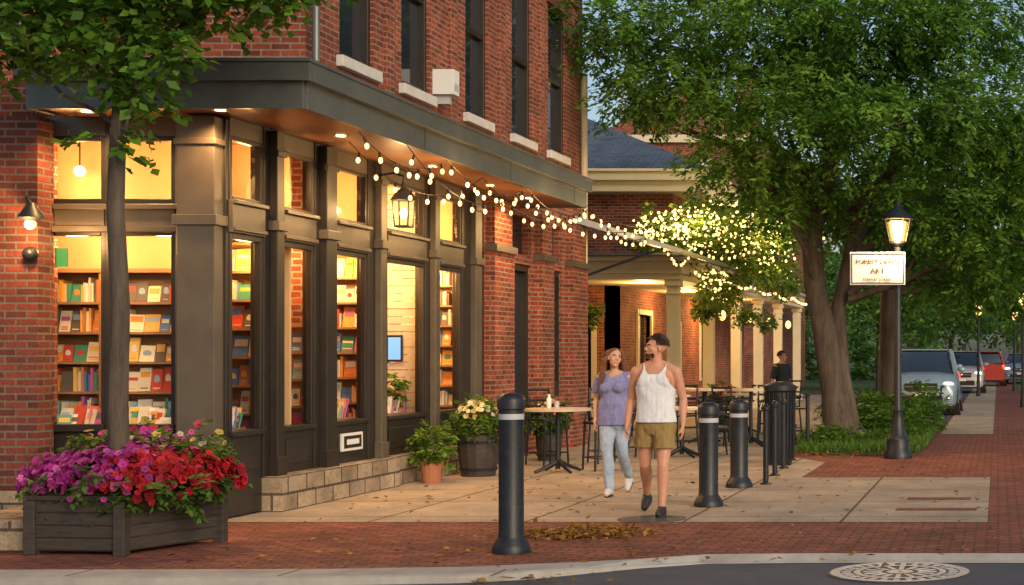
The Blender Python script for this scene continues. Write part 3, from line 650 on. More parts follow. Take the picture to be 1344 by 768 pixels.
def barrel(x,y,r,h,fcol,name='barrel_planter',fol=.28):
    e=empty(name); b=MB(); b.lathe(x,y,[(r*.8,0),(r*.95,h*.5),(r,h),(r*.9,h+.001),(r*.88,h-.03)],PWOOD,14)
    for z in(.15*h,.8*h): b.lathe(x,y,[(r*(.84+.2*z/h)+.006,z),(r*(.85+.2*z/h)+.008,z+.03)],BLACK,20)
    b.build('barrel',e)
    foliage('plants',[(x,y,h+.18,fol*1.1,fol,fol)],150,12,.08,.035,(.04,.09,.012),(.14,.26,.03),parent=e,spraylen=.15)
    def pp():
        t=random.random()*6.28; ph=random.random()*1.4; d=(math.cos(t)*math.sin(ph),math.sin(t)*math.sin(ph),math.cos(ph)); return np.array([x+d[0]*fol*1.25,y+d[1]*fol*1.2,h+.18+d[2]*fol*1.1]),d
    flowers('blooms',170,pp,lambda c:random.choice(fcol),.032).parent=e
barrel(-6.82,20.0,.27,.55,[(.75,.65,.25),(.8,.75,.55)],fol=.24); barrel(-6.75,22.9,.2,.5,[(.7,.1,.1),(.8,.6,.3)],fol=.2)
barrel(-5.7,31.5,.3,.5,[(.7,.1,.1),(.8,.5,.3)]);
e=empty('potted_plant'); b=MB(); b.lathe(-7.72,19.3,[(.1,.86),(.12,1.0),(.13,1.02)],STONE,16); b.build('pot',e); foliage('plant',[(-7.72,19.3,1.2,.12,.2,.18)],50,12,.09,.04,(.05,.11,.015),(.18,.32,.03),parent=e,spraylen=.1)
e=empty('potted_plant'); b=MB(); b.lathe(-7.02,18.9,[(.11,0),(.15,.26),(.16,.28),(.14,.281)],mat('terracotta',(.38,.15,.07),.8),18); b.build('pot',e); foliage('plant',[(-7.02,18.9,.48,.16,.16,.22)],70,12,.09,.04,(.05,.11,.015),(.18,.32,.03),parent=e,spraylen=.14,droop=-.1)
for i,(x,y,z) in enumerate([(-6.6,34.5,2.6),(-6.6,39.5,2.6),(-6.6,43,2.5),(-9.0,33.4,2.5)]):
    e=empty('hanging_basket'); b=MB(); b.lathe(x,y,[(.05,z-.2),(.17,z-.08),(.2,z)],BLACK,14)
    for k in range(3): a=k*2.1; b.limb([(x+.2*math.cos(a),y+.2*math.sin(a),z),(x,y,z+.6)],.006,WIRE,4)
    b.build('basket',e); foliage('plant',[(x,y,z+.05,.24,.24,.2)],70,10,.1,.05,(.06,.12,.02),(.18,.3,.04),parent=e,spraylen=.18)

# ------------------------------------------------------------ trees
T1=empty('small_street_tree'); b=MB()
P=[(-7.22,12.52,.45),(-7.23,12.52,1.2),(-7.20,12.5,2.0),(-7.24,12.5,2.8),(-7.22,12.5,3.4),(-7.15,12.5,4.2),(-7.1,12.5,5.2)]
b.limb(P,[.082,.075,.07,.066,.06,.048,.035],BARK,14)
cl1=[(-7.9,12.5,4.45,.5,.55,.3),(-7.2,12.3,4.4,.4,.5,.26),(-6.55,12.4,4.62,.5,.5,.2),(-6.1,12.6,4.72,.45,.5,.16),(-7.6,12.5,5.1,.9,.9,.5),(-6.6,12.6,5.2,.8,.8,.4),(-7.2,12.3,3.98,.2,.25,.16),(-6.95,12.35,3.75,.15,.2,.12),(-7.17,12.3,3.42,.09,.1,.13),(-6.75,12.2,4.1,.25,.3,.12),(-8.2,12.5,4.15,.2,.3,.15)]
for c in cl1:
    z0=min(max(c[2]-.7,3.1),4.4); branch(b,(-7.2,12.5,z0),c[:3],.024,.006,n=6)
b.build('trunk',T1,smooth=True,angle=60)
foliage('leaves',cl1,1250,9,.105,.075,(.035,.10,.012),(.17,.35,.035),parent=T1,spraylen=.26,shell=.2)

T2=empty('large_shade_tree'); b=MB()
TY=27.8
P=[(-2.85,TY,0),(-2.9,TY,.25),(-2.98,TY,.9),(-3.15,TY,1.9),(-3.35,TY,2.9),(-3.4,TY,3.8),(-3.1,TY,4.8),(-2.8,TY,6.2),(-2.7,TY,8)]
b.limb(P,[.42,.3,.25,.22,.2,.19,.15,.11,.06],BARK,16)
P=[(-2.6,TY+.1,0),(-2.72,TY+.1,.3),(-2.85,TY+.1,1.2),(-2.95,TY+.2,2.4),(-2.7,TY+.3,3.6),(-2.0,TY+.3,5.0),(-1.5,TY+.2,6.5)]
b.limb(P,[.3,.2,.15,.14,.13,.1,.05],BARK,12)
cl2=[(-6.75,27,7.4,.95,1.2,.55),(-5.6,26.4,6.45,1.0,1.0,.42),(-6.5,26.8,6.1,.5,.8,.2),(-4.3,26.6,7.2,1.5,1.4,.65),(-2.5,26.6,7.3,1.6,1.6,.8),(-.7,26.8,7.3,1.4,1.4,.75),
(-3.6,26.0,5.9,1.5,1.4,.5),(-4.4,26.6,5.0,1.0,1.1,.4),(-1.75,25.6,5.45,1.4,1.3,.55),(-.2,26,5.8,1.2,1.4,.65),(-3.7,27,4.3,.85,1,.3),(-1.0,26.4,4.3,1.2,1.2,.42),(.25,26.8,3.6,.8,1,.5),(.9,27,5,1.2,1.4,1),
(-5,28,8.9,2,2,.6),(-2,28,9,2.5,2,.6),(-2.9,28.8,6.6,1.6,1.2,.5),(-.6,27.8,3.0,.65,.9,.35)]
for c in cl2:
    bz=min(max(c[2]-1.6,2.6),6); Q=branch(b,(-3.2 if c[0]<-2.5 else -2.7,TY,bz),c[:3],.08,.02,n=7)
    for _ in range(4):
        q=Q[random.randint(2,5)]; branch(b,q,(c[0]+random.uniform(-1,1)*c[3]*.8,c[1]+random.uniform(-1,1)*c[4]*.8,c[2]+random.uniform(-.5,.8)*c[5]),.025,.006,n=5)
b.build('trunk',T2,smooth=True,angle=60)
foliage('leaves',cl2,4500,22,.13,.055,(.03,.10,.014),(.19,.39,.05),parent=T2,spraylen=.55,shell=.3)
T3=empty('street_tree'); b=MB(); b.limb([(-2.15,31,0),(-2.2,31,.3),(-2.25,31,2.2),(-2.2,31,4.2),(-2.0,31,7)],[.28,.2,.16,.15,.06],BARK,12)
cl3=[(-2.2,32,4.6,1.6,1.5,.6),(-1,32,5.6,1.6,1.5,.7),(-.2,33,3.9,1.3,1.4,.6),(-3.5,32.5,5,1.3,1.4,.6),(.4,31.5,3.2,.6,.8,.6),(-1.3,32,3.3,.7,.7,.35)]
for c in cl3: branch(b,(-2.2,31,2.8),c[:3],.07,.02)
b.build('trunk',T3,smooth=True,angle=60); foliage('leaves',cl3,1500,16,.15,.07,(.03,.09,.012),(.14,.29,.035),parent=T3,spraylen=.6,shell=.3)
foliage('shrub',[(-2.3,29.5,.4,.5,.6,.38),(-1.9,28.5,.25,.4,.5,.22),(-2.9,29.8,.35,.4,.4,.4),(-1.6,32,.4,.35,.8,.35)],600,12,.12,.04,(.04,.10,.012),(.15,.3,.03),spraylen=.3,droop=-.3)
foliage('shrub',[(-2.55,26.6,.12,.6,.6,.14),(-3.1,26.2,.12,.3,.4,.12)],260,10,.09,.035,(.04,.10,.012),(.14,.26,.03),spraylen=.2,droop=-.2)
def dtrees(name,lst,sprays,L,lo,hi):
    e=empty(name); b=MB()
    for (x,y,h,r) in lst: b.limb([(x,y,0),(x,y,h*.6)],[.25,.12],BARK,8)
    b.build('trunks',e)
    cl=[]
    for x,y,h,r in lst:
        for _ in range(9):
            a=random.random()*6.28; q=random.random()*.75*r; cl.append((x+q*math.cos(a),y+q*math.sin(a),h*random.uniform(.35,.95),r*random.uniform(.35,.55),r*.45,h*random.uniform(.1,.17)))
    foliage('crowns',cl,sprays,9,L,L*.55,lo,hi,parent=e,spraylen=L*3,shell=.4)
dtrees('distant_trees',[(-4.9,64,9,3.0),(2.8,48,8,2.4),(3.2,60,10,3.2),(-4.6,80,10,4),(4.5,80,11,4)],4500,.28,(.05,.14,.02),(.22,.44,.08))
dtrees('distant_trees',[(x,random.uniform(110,160),random.uniform(8,12),6) for x in range(-40,40,6)],7000,.55,(.07,.16,.04),(.22,.40,.11))
foliage('hedge',[(x,random.uniform(95,104),1.6,3.2,1.5,1.9) for x in range(-40,-4,3)]+[(x,100,1.6,2.2,1.5,1.8) for x in (4,7,10)],2600,9,.4,.24,(.06,.15,.03),(.22,.40,.08),spraylen=.9,droop=-.1)
for x,y in [(.75,46),(.7,66),(-.75,58)]:
    b=MB(); b.lathe(x,y,[(.1,0),(.06,.4),(.045,3.0),(.1,3.05)],BLACK,10); b.ell((x,y,3.3),(.16,.16,.22),LAMPG); b.lathe(x,y,[(.2,3.45),(.05,3.6)],BLACK,10); b.build('street_lamp',smooth=True)

# ------------------------------------------------------------ cars
HL=mat('headlight',(.7,.7,.7),.1,emit=(1,.95,.85),es=.6); HL2=mat('headlight_on',(.7,.7,.7),.1,emit=(1,.85,.6),es=5); RED=mat('tail_light',(.5,.02,.01),.3,emit=(1,.05,.02),es=3)
GL=mat('car_glass',(.02,.03,.04),.05,spec=.9); CH=mat('chrome',(.5,.5,.52),.2,.9); TY_=mat('tyre',(.015,.015,.015),.8)
def car(name,x,y,paint,rot=0,tall=1.0,on=False):
    P=mat(name+'_paint',paint,.22,.2,spec=.7)
    e=empty(name,(x,y,.01)); e.rotation_euler=(0,0,rot); b=MB()
    def sec(yy,w,z0,z1,crown=.03,k=.10):
        pts=[(-w+.06,z0),(-w,z0+.12),(-w*1.0,(z0+z1)/2),(-w+.04,z1-k),(-w+.12,z1-.02),(-w*.4,z1+crown),(w*.4,z1+crown),(w-.12,z1-.02),(w-.04,z1-k),(w,(z0+z1)/2),(w,z0+.12),(w-.06,z0)]
        return [Vector((px,yy,pz)) for px,pz in pts]
    b.rings([sec(-2.25,.72,.32,.74),sec(-2.2,.82,.26,.86),sec(-2.05,.88,.24,.97),sec(-1.6,.92,.24,1.04),sec(-1.0,.92,.24,1.10),sec(0,.92,.24,1.10),sec(1.2,.92,.24,1.12),sec(2.0,.9,.24,1.12),sec(2.25,.82,.3,1.05)],P)
    def gs(yy,w0,w1,z1): return [Vector(q) for q in [(-w0,yy,1.08),(-w1-.03,yy,1.08+(z1-1.08)*.75),(-w1+.08,yy,z1),(w1-.08,yy,z1),(w1+.03,yy,1.08+(z1-1.08)*.75),(w0,yy,1.08)]]
    zt=1.08+.62*tall
    b.rings([gs(-1.12,.80,.8,1.10),gs(-.35,.83,.66,zt-.06),gs(-.1,.84,.66,zt),gs(1.3,.84,.66,zt-.01),gs(1.95,.82,.64,zt-.1),gs(2.15,.8,.74,1.14)],GL)
    b.box(-.62,.62,-.25,1.85,zt-.005,zt+.03,P)
    for sx in(-1,1):
        b.limb([(sx*.82,-1.1,1.1),(sx*.68,-.35,zt-.04),(sx*.67,.3,zt+.0),(sx*.67,1.4,zt),(sx*.66,1.95,zt-.08),(sx*.8,2.18,1.12)],.04,P,6)
        b.limb([(sx*.84,.25,1.1),(sx*.68,.25,zt)],.03,P,6); b.limb([(sx*.84,1.2,1.1),(sx*.68,1.2,zt)],.035,P,6)
        b.limb([(sx*.55,-.1,zt+.07),(sx*.55,1.7,zt+.07)],.02,BLACK,6)
        b.ell((sx*1.0,-.75,1.18),(.11,.07,.08),P,10,6)
        b.ell((sx*.66,-2.12,.82),(.19,.12,.07),HL2 if on else HL,12,6); b.ell((sx*.68,-2.24,.45),(.08,.04,.05),CH,8,5)
        for wy in(-1.4,1.4):
            b.limb([(sx*.72,wy,.34),(sx*.93,wy,.34)],.35,TY_,24); b.limb([(sx*.92,wy,.34),(sx*.945,wy,.34)],.22,CH,16); b.limb([(sx*.6,wy,.34),(sx*.925,wy,.40)],.41,DARKF,24)
        b.ell((sx*.8,2.2,.95),(.1,.06,.12),RED,8,6)
    b.box(-.42,.42,-2.3,-2.2,.66,.84,DARKF); b.box(-.40,.40,-2.315,-2.3,.74,.77,CH); b.box(-.55,.55,-2.28,-2.2,.34,.52,DARKF); b.box(-.2,.2,-2.31,-2.28,.5,.6,SIGNW); b.ell((0,-2.32,.755),(.06,.02,.06),CH,10,6)
    b.box(-.84,.84,-2.1,2.1,.2,.3,DARKF)
    b.build('body',e,smooth=True,angle=40)
car('parked_suv',-1.98,41.5,(.22,.30,.37)); car('parked_car',1.2,84,(.25,.35,.5),tall=.85,on=True); car('parked_car',-.55,78,(.4,.05,.04),rot=math.pi); car('parked_car',-2.3,52,(.6,.6,.58)); car('parked_car',-1.5,64,(.5,.5,.52),on=True)

# ------------------------------------------------------------ people
def skin(name,c1,c2): return noisy(name,c1,c2,10,.5,bump=.05)
SK1=skin('skin_tan',(.48,.22,.13),(.56,.28,.18)); SK2=skin('skin_light',(.52,.27,.18),(.6,.33,.23))
def remesh(name,mb,vox,smooth,material,parent,keep=None,fold=None):
    ob=mb.build(name+'_src'); r=ob.modifiers.new('r','REMESH'); r.mode='VOXEL'; r.voxel_size=vox; r.use_smooth_shade=True
    s=ob.modifiers.new('s','SMOOTH'); s.factor=.5; s.iterations=smooth
    dg=bpy.context.evaluated_depsgraph_get(); me=bpy.data.meshes.new_from_object(ob.evaluated_get(dg)); bpy.data.objects.remove(ob)
    me.name=name; me.materials.clear(); me.materials.append(material)
    me.polygons.foreach_set('material_index',[0]*len(me.polygons))
    if fold:
        me.update(); nr=[v.normal.copy() for v in me.vertices]
        for v,q in zip(me.vertices,nr): v.co+=q*fold(v.co)
    if keep:
        import bmesh; bm=bmesh.new(); bm.from_mesh(me); bmesh.ops.delete(bm,geom=[f for f in bm.faces if not keep(f.calc_center_median())],context='FACES'); bm.to_mesh(me); bm.free()
    me.polygons.foreach_set('use_smooth',[True]*len(me.polygons))
    o=bpy.data.objects.new(name,me); COL.objects.link(o); o.parent=parent
    if keep:
        sd=o.modifiers.new('t','SOLIDIFY'); sd.thickness=.005; sd.offset=1
    return o
def torso(mb,rings,m,inf=0,n=28):
    R=[]
    for z,cx,cy,rx,ry in rings:
        R.append([Vector((cx+(rx+inf)*math.copysign(abs(math.cos(a))**.85,math.cos(a)),cy+(ry+inf)*math.copysign(abs(math.sin(a))**.9,math.sin(a)),z)) for a in [2*math.pi*k/n for k in range(n)]])
    mb.rings(R,m)
def seg(mb,P,r,m,n=14):
    P=[Vector(p) for p in P]; mb.limb(P,r,m,n)
    for p,q in zip(P,r): mb.ell(p,(q*.99,)*3,m,12,8)
def hand(mb,w,d,p,t,sc,m,curl=.5):
    w=Vector(w);d=Vector(d).normalized();p=Vector(p);p=(p-d*p.dot(d)).normalized();t=Vector(t);t=(t-d*t.dot(d)-p*t.dot(p)).normalized()
    for o in(-.026,-.009,.009,.026): mb.limb([w+t*o*.5*sc,w+(d*.045+t*o*.9)*sc,w+(d*.088+t*o*1.05)*sc],[.016*sc,.017*sc,.013*sc],m,8)
    for o,L in[(.029,.072),(.010,.08),(-.010,.075),(-.028,.06)]:
        k=w+(d*.082+t*o)*sc; a=curl; P=[k]
        for s,l in((.3,.42),(.8,.33),(1.4,.25)):
            an=a*s; dd=d*math.cos(an)+p*math.sin(an); P.append(P[-1]+dd*L*l*sc)
        mb.limb(P,[.0098*sc,.009*sc,.0085*sc,.007*sc],m,8); mb.ell(P[-1],(.007*sc,)*3,m,8,6)
    a=w+(d*.025+t*.022)*sc; P=[a,a+(d*.03+t*.02+p*.012)*sc,a+(d*.055+t*.024+p*.025)*sc,a+(d*.075+t*.02+p*.034)*sc]
    mb.limb(P,[.015*sc,.012*sc,.0105*sc,.008*sc],m,8); mb.ell(P[-1],(.008*sc,)*3,m,8,6)
def head(mb,c,M,m,sc=1):
    c=Vector(c)
    def E(o,r): mb.ell(c+M@(Vector(o)*sc),tuple(q*sc for q in r),m,20,14,M=M)
    E((0,.018,.03),(.077,.096,.09)); E((0,-.015,-.02),(.064,.078,.088)); E((0,-.03,-.07),(.048,.055,.045)); E((0,-.07,-.098),(.022,.02,.018))
    E((0,-.062,.028),(.055,.03,.02)); E((.04,-.055,-.02),(.024,.025,.025)); E((-.04,-.055,-.02),(.024,.025,.025))
    mb.limb([c+M@(Vector((0,-.088,.012))*sc),c+M@(Vector((0,-.102,-.012))*sc),c+M@(Vector((0,-.112,-.028))*sc)],[.008*sc,.011*sc,.014*sc],m,10); E((.011,-.098,-.03),(.008,.009,.007)); E((-.011,-.098,-.03),(.008,.009,.007))
    E((0,-.086,-.058),(.026,.012,.012))
    for s in(-1,1): E((s*.077,.012,-.008),(.010,.02,.032))
FM={'w':mat('eye_white',(.75,.72,.7),.3),'i':mat('iris',(.03,.02,.015),.2)}
def facebits(c,M,parent,brow,sc=1,lip=(.35,.1,.08),smile=False):
    b=MB(); c=Vector(c); W=FM['w'];I=FM['i'];B=mat('brow',brow,.8);Lp=mat('lips',lip,.4)
    def E(o,r,m): b.ell(c+M@(Vector(o)*sc),tuple(q*sc for q in r),m,12,8,M=M)
    for s in(-1,1):
        E((s*.03,-.082,.006),(.014,.009,.007),W); E((s*.03,-.089,.006),(.006,.004,.006),I); E((s*.03,-.0865,.012),(.016,.006,.0025),B)
        b.limb([c+M@(Vector((s*.014,-.091,.025))*sc),c+M@(Vector((s*.032,-.088,.031))*sc),c+M@(Vector((s*.048,-.076,.024))*sc)],[.003,.0045,.002],B,6)
    E((0,-.099,-.053),(.024 if not smile else .028,.006,.004),Lp); E((0,-.098,-.063),(.02,.006,.005),Lp)
    if smile: E((0,-.1005,-.0575),(.022,.004,.004),W)
    b.build('face_details',parent,smooth=True)
def tuft(n,root_fn,r,m,b):
    for _ in range(n):
        P=root_fn(); b.limb(P,[r*(1-.8*i/(len(P)-1)) for i in range(len(P))],m,5)
def nz(f,a): return lambda co: noise.noise(Vector((co.x*f,co.y*f,co.z*f*.55)))*a+noise.noise(Vector((co.x*f*2.3+5,co.y*f*2.3,co.z*f)))*a*.5
def shoe(mb,ank,toe,m,sole):
    a=Vector(ank);t=Vector(toe); d=(t-a); d.z=0; d.normalize()
    heel=a-d*.055+Vector((0,0,-.045)); 
    mb.limb([heel,a+Vector((0,0,-.035))+d*.02,a.lerp(t,.5)+Vector((0,0,-.01)),t],[.038,.044,.045,.032],m,12)
    for p,r in((heel,.036),(t,.032),(a+Vector((0,0,-.01)),.045)): mb.ell(p,(r,r,r),m,12,8)
    mb.limb([heel+Vector((0,0,-.024)),a.lerp(t,.5)+Vector((0,0,-.045)),t+Vector((0,0,-.018))],[.034,.04,.03],sole,12)
def man(name,loc,skinm,topm,shortm,hairm,turn,long_trousers=False,rot=0,scale=1):
    e=empty(name,loc); e.rotation_euler=(0,0,rot); e.scale=(scale,)*3
    T=[(.84,0,.01,.13,.10),(.90,0,.01,.168,.118),(.98,0,.0,.158,.108),(1.07,0,-.005,.146,.102),(1.16,0,-.005,.155,.108),(1.27,0,0,.178,.12),(1.36,0,.005,.188,.12),(1.43,0,.01,.168,.10),(1.475,0,.015,.11,.078),(1.51,0,.012,.068,.066)]
    RA=[(-.195,.01,1.425),(-.262,.045,1.15),(-.285,-.02,.90)]; LA=[(.195,.01,1.425),(.262,.05,1.15),(.272,-.03,.90)]
    RL=[(-.09,.01,.90),(-.115,.02,.50),(-.165,.33,.175)]; LL=[(.09,0,.90),(.10,-.14,.50),(.095,-.17,.09)]
    b=MB(); torso(b,T,skinm)
    b.limb([(0,.012,1.47),(0,.0,1.55),(0,-.005,1.60)],[.066,.058,.056],skinm,14)
    for sx in(-1,1): b.limb([(sx*.02,.015,1.505),(sx*.1,.015,1.475),(sx*.19,.01,1.43)],[.05,.052,.055],skinm,12); b.ell((sx*.085,-.08,1.34),(.085,.045,.06),skinm)
    for A in(RA,LA):
        s,el,w=[Vector(q) for q in A]
        seg(b,[s,s.lerp(el,.35),s.lerp(el,.75),el,el.lerp(w,.3),el.lerp(w,.7),w],[.06,.053,.044,.038,.043,.033,.026],skinm)
    hand(b,RA[2],(-.02,-.12,-1),(1,0,0),(0,-1,0),1,skinm,.55); hand(b,LA[2],(.0,-.12,-1),(-1,0,0),(0,-1,0),1,skinm,.55)
    for A in(RL,LL):
        h,k,a=[Vector(q) for q in A]
        back=Vector((0,.02,0))
        seg(b,[h,h.lerp(k,.3),h.lerp(k,.7),k,k.lerp(a,.28)+back,k.lerp(a,.6)+back*.5,a],[.098,.09,.07,.056,.062,.046,.036],skinm)
    Mh=Matrix.Rotation(turn,3,'Z')@Matrix.Rotation(-.05,3,'X'); hc=(0,-.012,1.665); head(b,hc,Mh,skinm)
    remesh('body',b,.0065,3,skinm,e)
    facebits(hc,Mh,e,(.03,.018,.012))
    b=MB()
    if long_trousers: TT_=[(.93,0,.005,.172,.122)]+[q for q in T if q[0]>.95]
    else: TT_=[(.90,0,.008,.185,.134),(.97,0,.003,.178,.128),(1.05,0,-.003,.166,.12),(1.16,0,-.005,.166,.118),(1.27,0,-.003,.182,.124),(1.36,0,.003,.19,.122),(1.43,0,.01,.17,.102),(1.475,0,.015,.112,.08),(1.51,0,.012,.07,.068)]
    torso(b,TT_,topm,.013)
    for sx in(-1,1): b.limb([(sx*.02,.015,1.505),(sx*.1,.015,1.475),(sx*.19,.01,1.43)],[.064,.067,.070],topm,12); b.ell((sx*.08,-.082,1.34),(.10,.06,.09),topm)
    b.ell((0,-.05,1.33),(.12,.085,.10),topm)
    def kp(c):
        if c.z<.925: return False
        ax=abs(c.x)
        if c.z>1.25:
            t=min(1,(c.z-1.25)/.16); lim=.20-.085*t**.8
            if ax>lim: return False
        if c.y<.03 and c.z>1.40+max(0,ax-.04)**2*22: return False
        if c.y>=.03 and c.z>1.45+max(0,ax-.03)**2*12: return False
        return c.z<1.58
    if long_trousers:
        for A in(RA,LA):
            s,el,w=[Vector(q) for q in A]; b.limb([s,s.lerp(el,.5),el],[.075,.068,.062],topm,12)
        kp=lambda c:.9<c.z<1.5
    remesh('tank_top' if not long_trousers else 'shirt',b,.0055,5,topm,e,keep=kp,fold=lambda co:max(0,nz(13,.011)(co))+.002)
    b=MB(); torso(b,[(.80,0,.01,.14,.11),(.87,0,.01,.18,.128),(.93,0,.005,.176,.123),(1.0,0,0,.162,.112),(1.03,0,0,.156,.108)],shortm,.004)
    if long_trousers:
        for A in(RL,LL):
            h,k,a=[Vector(q) for q in A]; b.limb([h,h.lerp(k,.5),k,k.lerp(a,.5),a],[.11,.095,.075,.07,.065],shortm,14)
        kp2=lambda c:c.z<1.01
    else:
        for A in(RL,LL):
            h,k,a=[Vector(q) for q in A]; b.limb([h,h.lerp(k,.3),h.lerp(k,.62),h.lerp(k,.72)],[.112,.11,.108,.108],shortm,18)
        kp2=lambda c:.675<c.z<1.005
    remesh('shorts' if not long_trousers else 'trousers',b,.007,3,shortm,e,keep=kp2,fold=nz(11,.014))
    b=MB(); shoe(b,RL[2],(-.175,.24,.055),SHOE,SOLE); shoe(b,LL[2],(.10,-.35,.045),SHOE,SOLE); b.build('shoes',e,smooth=True,angle=50)
    b=MB(); hcv=Vector(hc)
    def root():
        while True:
            th=random.uniform(0,2*math.pi); ph=random.uniform(0,1.5); d=Vector((math.sin(ph)*math.cos(th),math.sin(ph)*math.sin(th),math.cos(ph)))
            if not(d.y<-.45 and d.z<.55): break
        p0=Vector((d.x*.077,.018+d.y*.096,.03+d.z*.09)); t=Vector((random.uniform(-.3,.3),.5,-.4)); t=(t-d*t.dot(d)).normalized()
        pts=[p0-d*.005,p0+d*.014+t*.01,p0+d*random.uniform(.014,.026)+t*.03]
        return [hcv+Mh@q for q in pts]
    tuft(800,root,.008,hairm,b)
    for _ in range(160 if not long_trousers else 0):
        a=random.uniform(-1.5,1.5); z=random.uniform(-.105,-.062)
        p0=Vector((math.sin(a)*.058,-.03-math.cos(a)*.058,z)); d=Vector((math.sin(a),-math.cos(a),-.5)).normalized()
        b.limb([hcv+Mh@(p0-d*.004),hcv+Mh@(p0+d*.004)],[.005,.003],hairm,4)
    b.build('hair',e,smooth=True)
    return e
SHOE=mat('shoe_dark',(.02,.02,.022),.6); SOLE=mat('sole',(.04,.038,.035),.7); SHW=mat('shoe_white',(.6,.6,.6),.6)
HAIRD=mat('hair_dark',(.03,.017,.01),.5); HAIRB=attrmat('hair_auburn',.45,.5)
man('walking_man',(-3.40,15.15,0.0),SK1,noisy('white_cotton',(.60,.62,.66),(.70,.72,.76),20,.85,bump=.2),noisy('khaki_cotton',(.22,.145,.05),(.29,.20,.075),12,.9,bump=.3),HAIRD,-1.0)
man('standing_man',(-4.75,33.5,0),SK2,mat('dark_shirt',(.02,.025,.035),.8),mat('dark_trousers',(.02,.02,.025),.8),HAIRD,.4,long_trousers=True,rot=.9,scale=.93)
def woman(name,loc):
    e=empty(name,loc); skinm=SK2
    T=[(.80,0,.01,.13,.10),(.87,0,.012,.165,.115),(.94,0,.008,.155,.108),(1.03,0,0,.125,.09),(1.12,0,0,.130,.095),(1.21,0,0,.148,.105),(1.29,0,.005,.15,.098),(1.345,0,.01,.13,.08),(1.385,0,.012,.085,.06),(1.41,0,.012,.055,.052)]
    RA=[(-.158,.01,1.335),(-.215,.05,1.08),(-.20,-.05,.86)]; LA=[(.158,.01,1.335),(.20,.03,1.08),(.20,-.10,.88)]
    RL=[(-.08,.0,.86),(-.045,-.12,.475),(-.0,-.20,.09)]; LL=[(.08,.01,.86),(.085,.03,.47),(.09,.33,.18)]
    b=MB(); torso(b,T,skinm); b.limb([(0,.012,1.38),(.0,.0,1.45),(0.005,-.005,1.5)],[.052,.046,.046],skinm,14)
    for sx in(-1,1): b.limb([(sx*.02,.012,1.40),(sx*.08,.012,1.375),(sx*.155,.01,1.34)],[.036,.038,.042],skinm,12)
    for A in(RA,LA):
        s,el,w=[Vector(q) for q in A]; seg(b,[s,s.lerp(el,.35),s.lerp(el,.75),el,el.lerp(w,.3),el.lerp(w,.7),w],[.046,.041,.035,.031,.034,.026,.021],skinm)
    hand(b,RA[2],(-.02,-.15,-1),(1,0,0),(0,-1,0),.88,skinm,.5); hand(b,LA[2],(0,-.2,-1),(-1,0,0),(0,-1,0),.88,skinm,.6)
    Mh=Matrix.Rotation(.55,3,'Z')@Matrix.Rotation(.18,3,'Y')@Matrix.Rotation(-.1,3,'X'); hc=(.01,-.015,1.555); head(b,hc,Mh,skinm,.95)
    remesh('body',b,.0062,3,skinm,e); facebits(hc,Mh,e,(.08,.035,.02),.95,lip=(.5,.1,.1),smile=True)
    TEE=noisy('blue_tee',(.15,.16,.33),(.25,.25,.43),25,.9,bump=.2)
    b=MB(); torso(b,[(.78,0,.01,.178,.135),(.86,0,.01,.178,.132),(.95,0,.005,.165,.122),(1.05,0,0,.152,.112)]+[q for q in T if q[0]>1.1],TEE,.014)
    for sx in(-1,1): b.limb([(sx*.02,.012,1.40),(sx*.08,.012,1.375),(sx*.155,.01,1.34)],[.047,.05,.056],TEE,12); b.ell((sx*.065,-.085,1.22),(.07,.06,.065),TEE)
    for A in(RA,LA):
        s,el,w=[Vector(q) for q in A]; b.limb([s,s.lerp(el,.4),s.lerp(el,.75)],[.062,.062,.066],TEE,12)
    def kp(c):
        if c.z<.80: return False
        if abs(c.x)>.165 and c.z<1.165: return c.z<1.0 and abs(c.x)<.19
        if c.y<.01 and c.z>1.335+abs(c.x)*.5: return False
        return c.z<1.40
    remesh('t_shirt',b,.006,4,TEE,e,keep=kp,fold=nz(14,.011))
    JN=noisy('light_jeans',(.25,.33,.45),(.42,.49,.58),9,.9,bump=.25)
    b=MB(); torso(b,[(.76,0,.01,.13,.10),(.85,0,.012,.172,.122),(.95,0,.005,.15,.108)],JN)
    for A in(RL,LL):
        h,k,a=[Vector(q) for q in A]; seg(b,[h,h.lerp(k,.3),h.lerp(k,.7),k,k.lerp(a,.35),k.lerp(a,.75),a+Vector((0,0,.02))],[.098,.09,.073,.062,.062,.055,.052],JN)
    remesh('jeans',b,.0075,3,JN,e,fold=nz(14,.010))
    b=MB(); shoe(b,RL[2],(.01,-.37,.05),SHW,SOLE); shoe(b,LL[2],(.09,.25,.05),SHW,SOLE); b.build('shoes',e,smooth=True,angle=50)
    b=MB(); hv=Vector(hc)
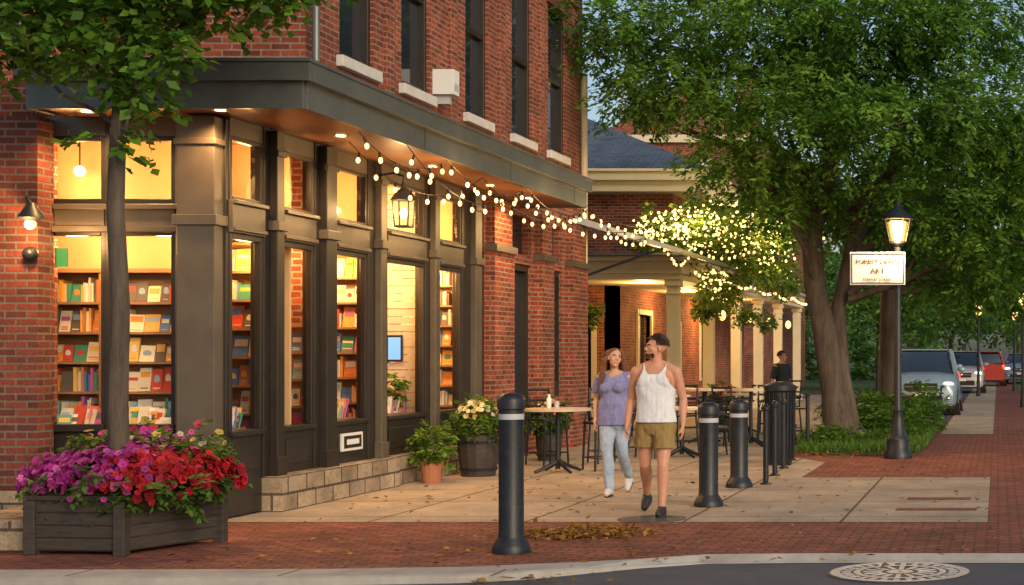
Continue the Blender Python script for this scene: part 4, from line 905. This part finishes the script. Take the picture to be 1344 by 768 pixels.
    for _ in range(620):
            th=random.uniform(0,2*math.pi); ph=random.uniform(.0,1.5); d=Vector((math.sin(ph)*math.cos(th),math.sin(ph)*math.sin(th),math.cos(ph)))
            if d.y<-.3 and d.z<.72: continue
            p0=Vector((d.x*.075,.018+d.y*.092,.03+d.z*.088))
            sx=1 if d.x>0 else -1
            out=Vector((d.x,d.y,0)); out=out.normalized() if out.length>.05 else Vector((sx,.3,0)).normalized()
            if out.y<-.2: out=Vector((sx*.95,-.1,0)).normalized()
            q1=Vector((out.x*.10,.015+out.y*.10,.01)); L=random.uniform(.22,.37)
            wv=random.uniform(0,6); am=random.uniform(.008,.022)
            P=[p0,p0.lerp(q1,.5)+d*.03,q1]
            for k in range(1,6):
                t=k/5; P.append(q1+Vector((out.x*.045*math.sin(t*2)+am*math.sin(wv+t*7),(.02 if out.y>0 else -.01)*t+am*math.cos(wv+t*6)+ -.035*t*(abs(out.x)>.6),-L*t)))
            c=random.uniform(.5,1.3); col=(.16*c,.06*c,.026*c)
            b.limb([hv+Mh@(x*.95) if i<3 else hv+Mh@(P[2]*.95)+(x-P[2]) for i,x in enumerate(P)],[.008,.010,.010,.010,.009,.008,.006,.003],HAIRB,5,col=col)
    b.build('long_hair',e,smooth=True)
    return e
woman('walking_woman',(-4.36,17.3,0))

# ------------------------------------------------------------ camera, sky, sun
cam=bpy.data.cameras.new('Camera'); co=bpy.data.objects.new('Camera',cam); COL.objects.link(co); S.camera=co
co.location=(0,0,1.6); co.rotation_euler=(math.pi/2,0,0)
cam.sensor_width=36; cam.lens=36*2000/1344; cam.shift_x=-(1310-672)/1344; cam.shift_y=(465-384)/1344; cam.clip_end=1500
W=bpy.data.worlds.new('World'); S.world=W; W.use_nodes=True; n=W.node_tree.nodes; l=W.node_tree.links
sk=n.new('ShaderNodeTexSky'); sk.sky_type='NISHITA'; sk.sun_disc=False; sk.sun_elevation=math.radians(22); sk.sun_rotation=math.radians(140); sk.dust_density=3; sk.ozone_density=.8
l.new(sk.outputs[0],n['Background'].inputs[0]); n['Background'].inputs[1].default_value=.145
sun=bpy.data.lights.new('sun','SUN'); sun.energy=.95; sun.angle=math.radians(14); sun.color=(1,.83,.66)
so=bpy.data.objects.new('sun',sun); COL.objects.link(so)
az=math.radians(140); el=math.radians(22); d=Vector((math.sin(az)*math.cos(el),math.cos(az)*math.cos(el),math.sin(el)))
so.rotation_euler=(-d).to_track_quat('-Z','Y').to_euler()
S.view_settings.view_transform='Standard'; S.view_settings.look='None'; S.view_settings.exposure=0
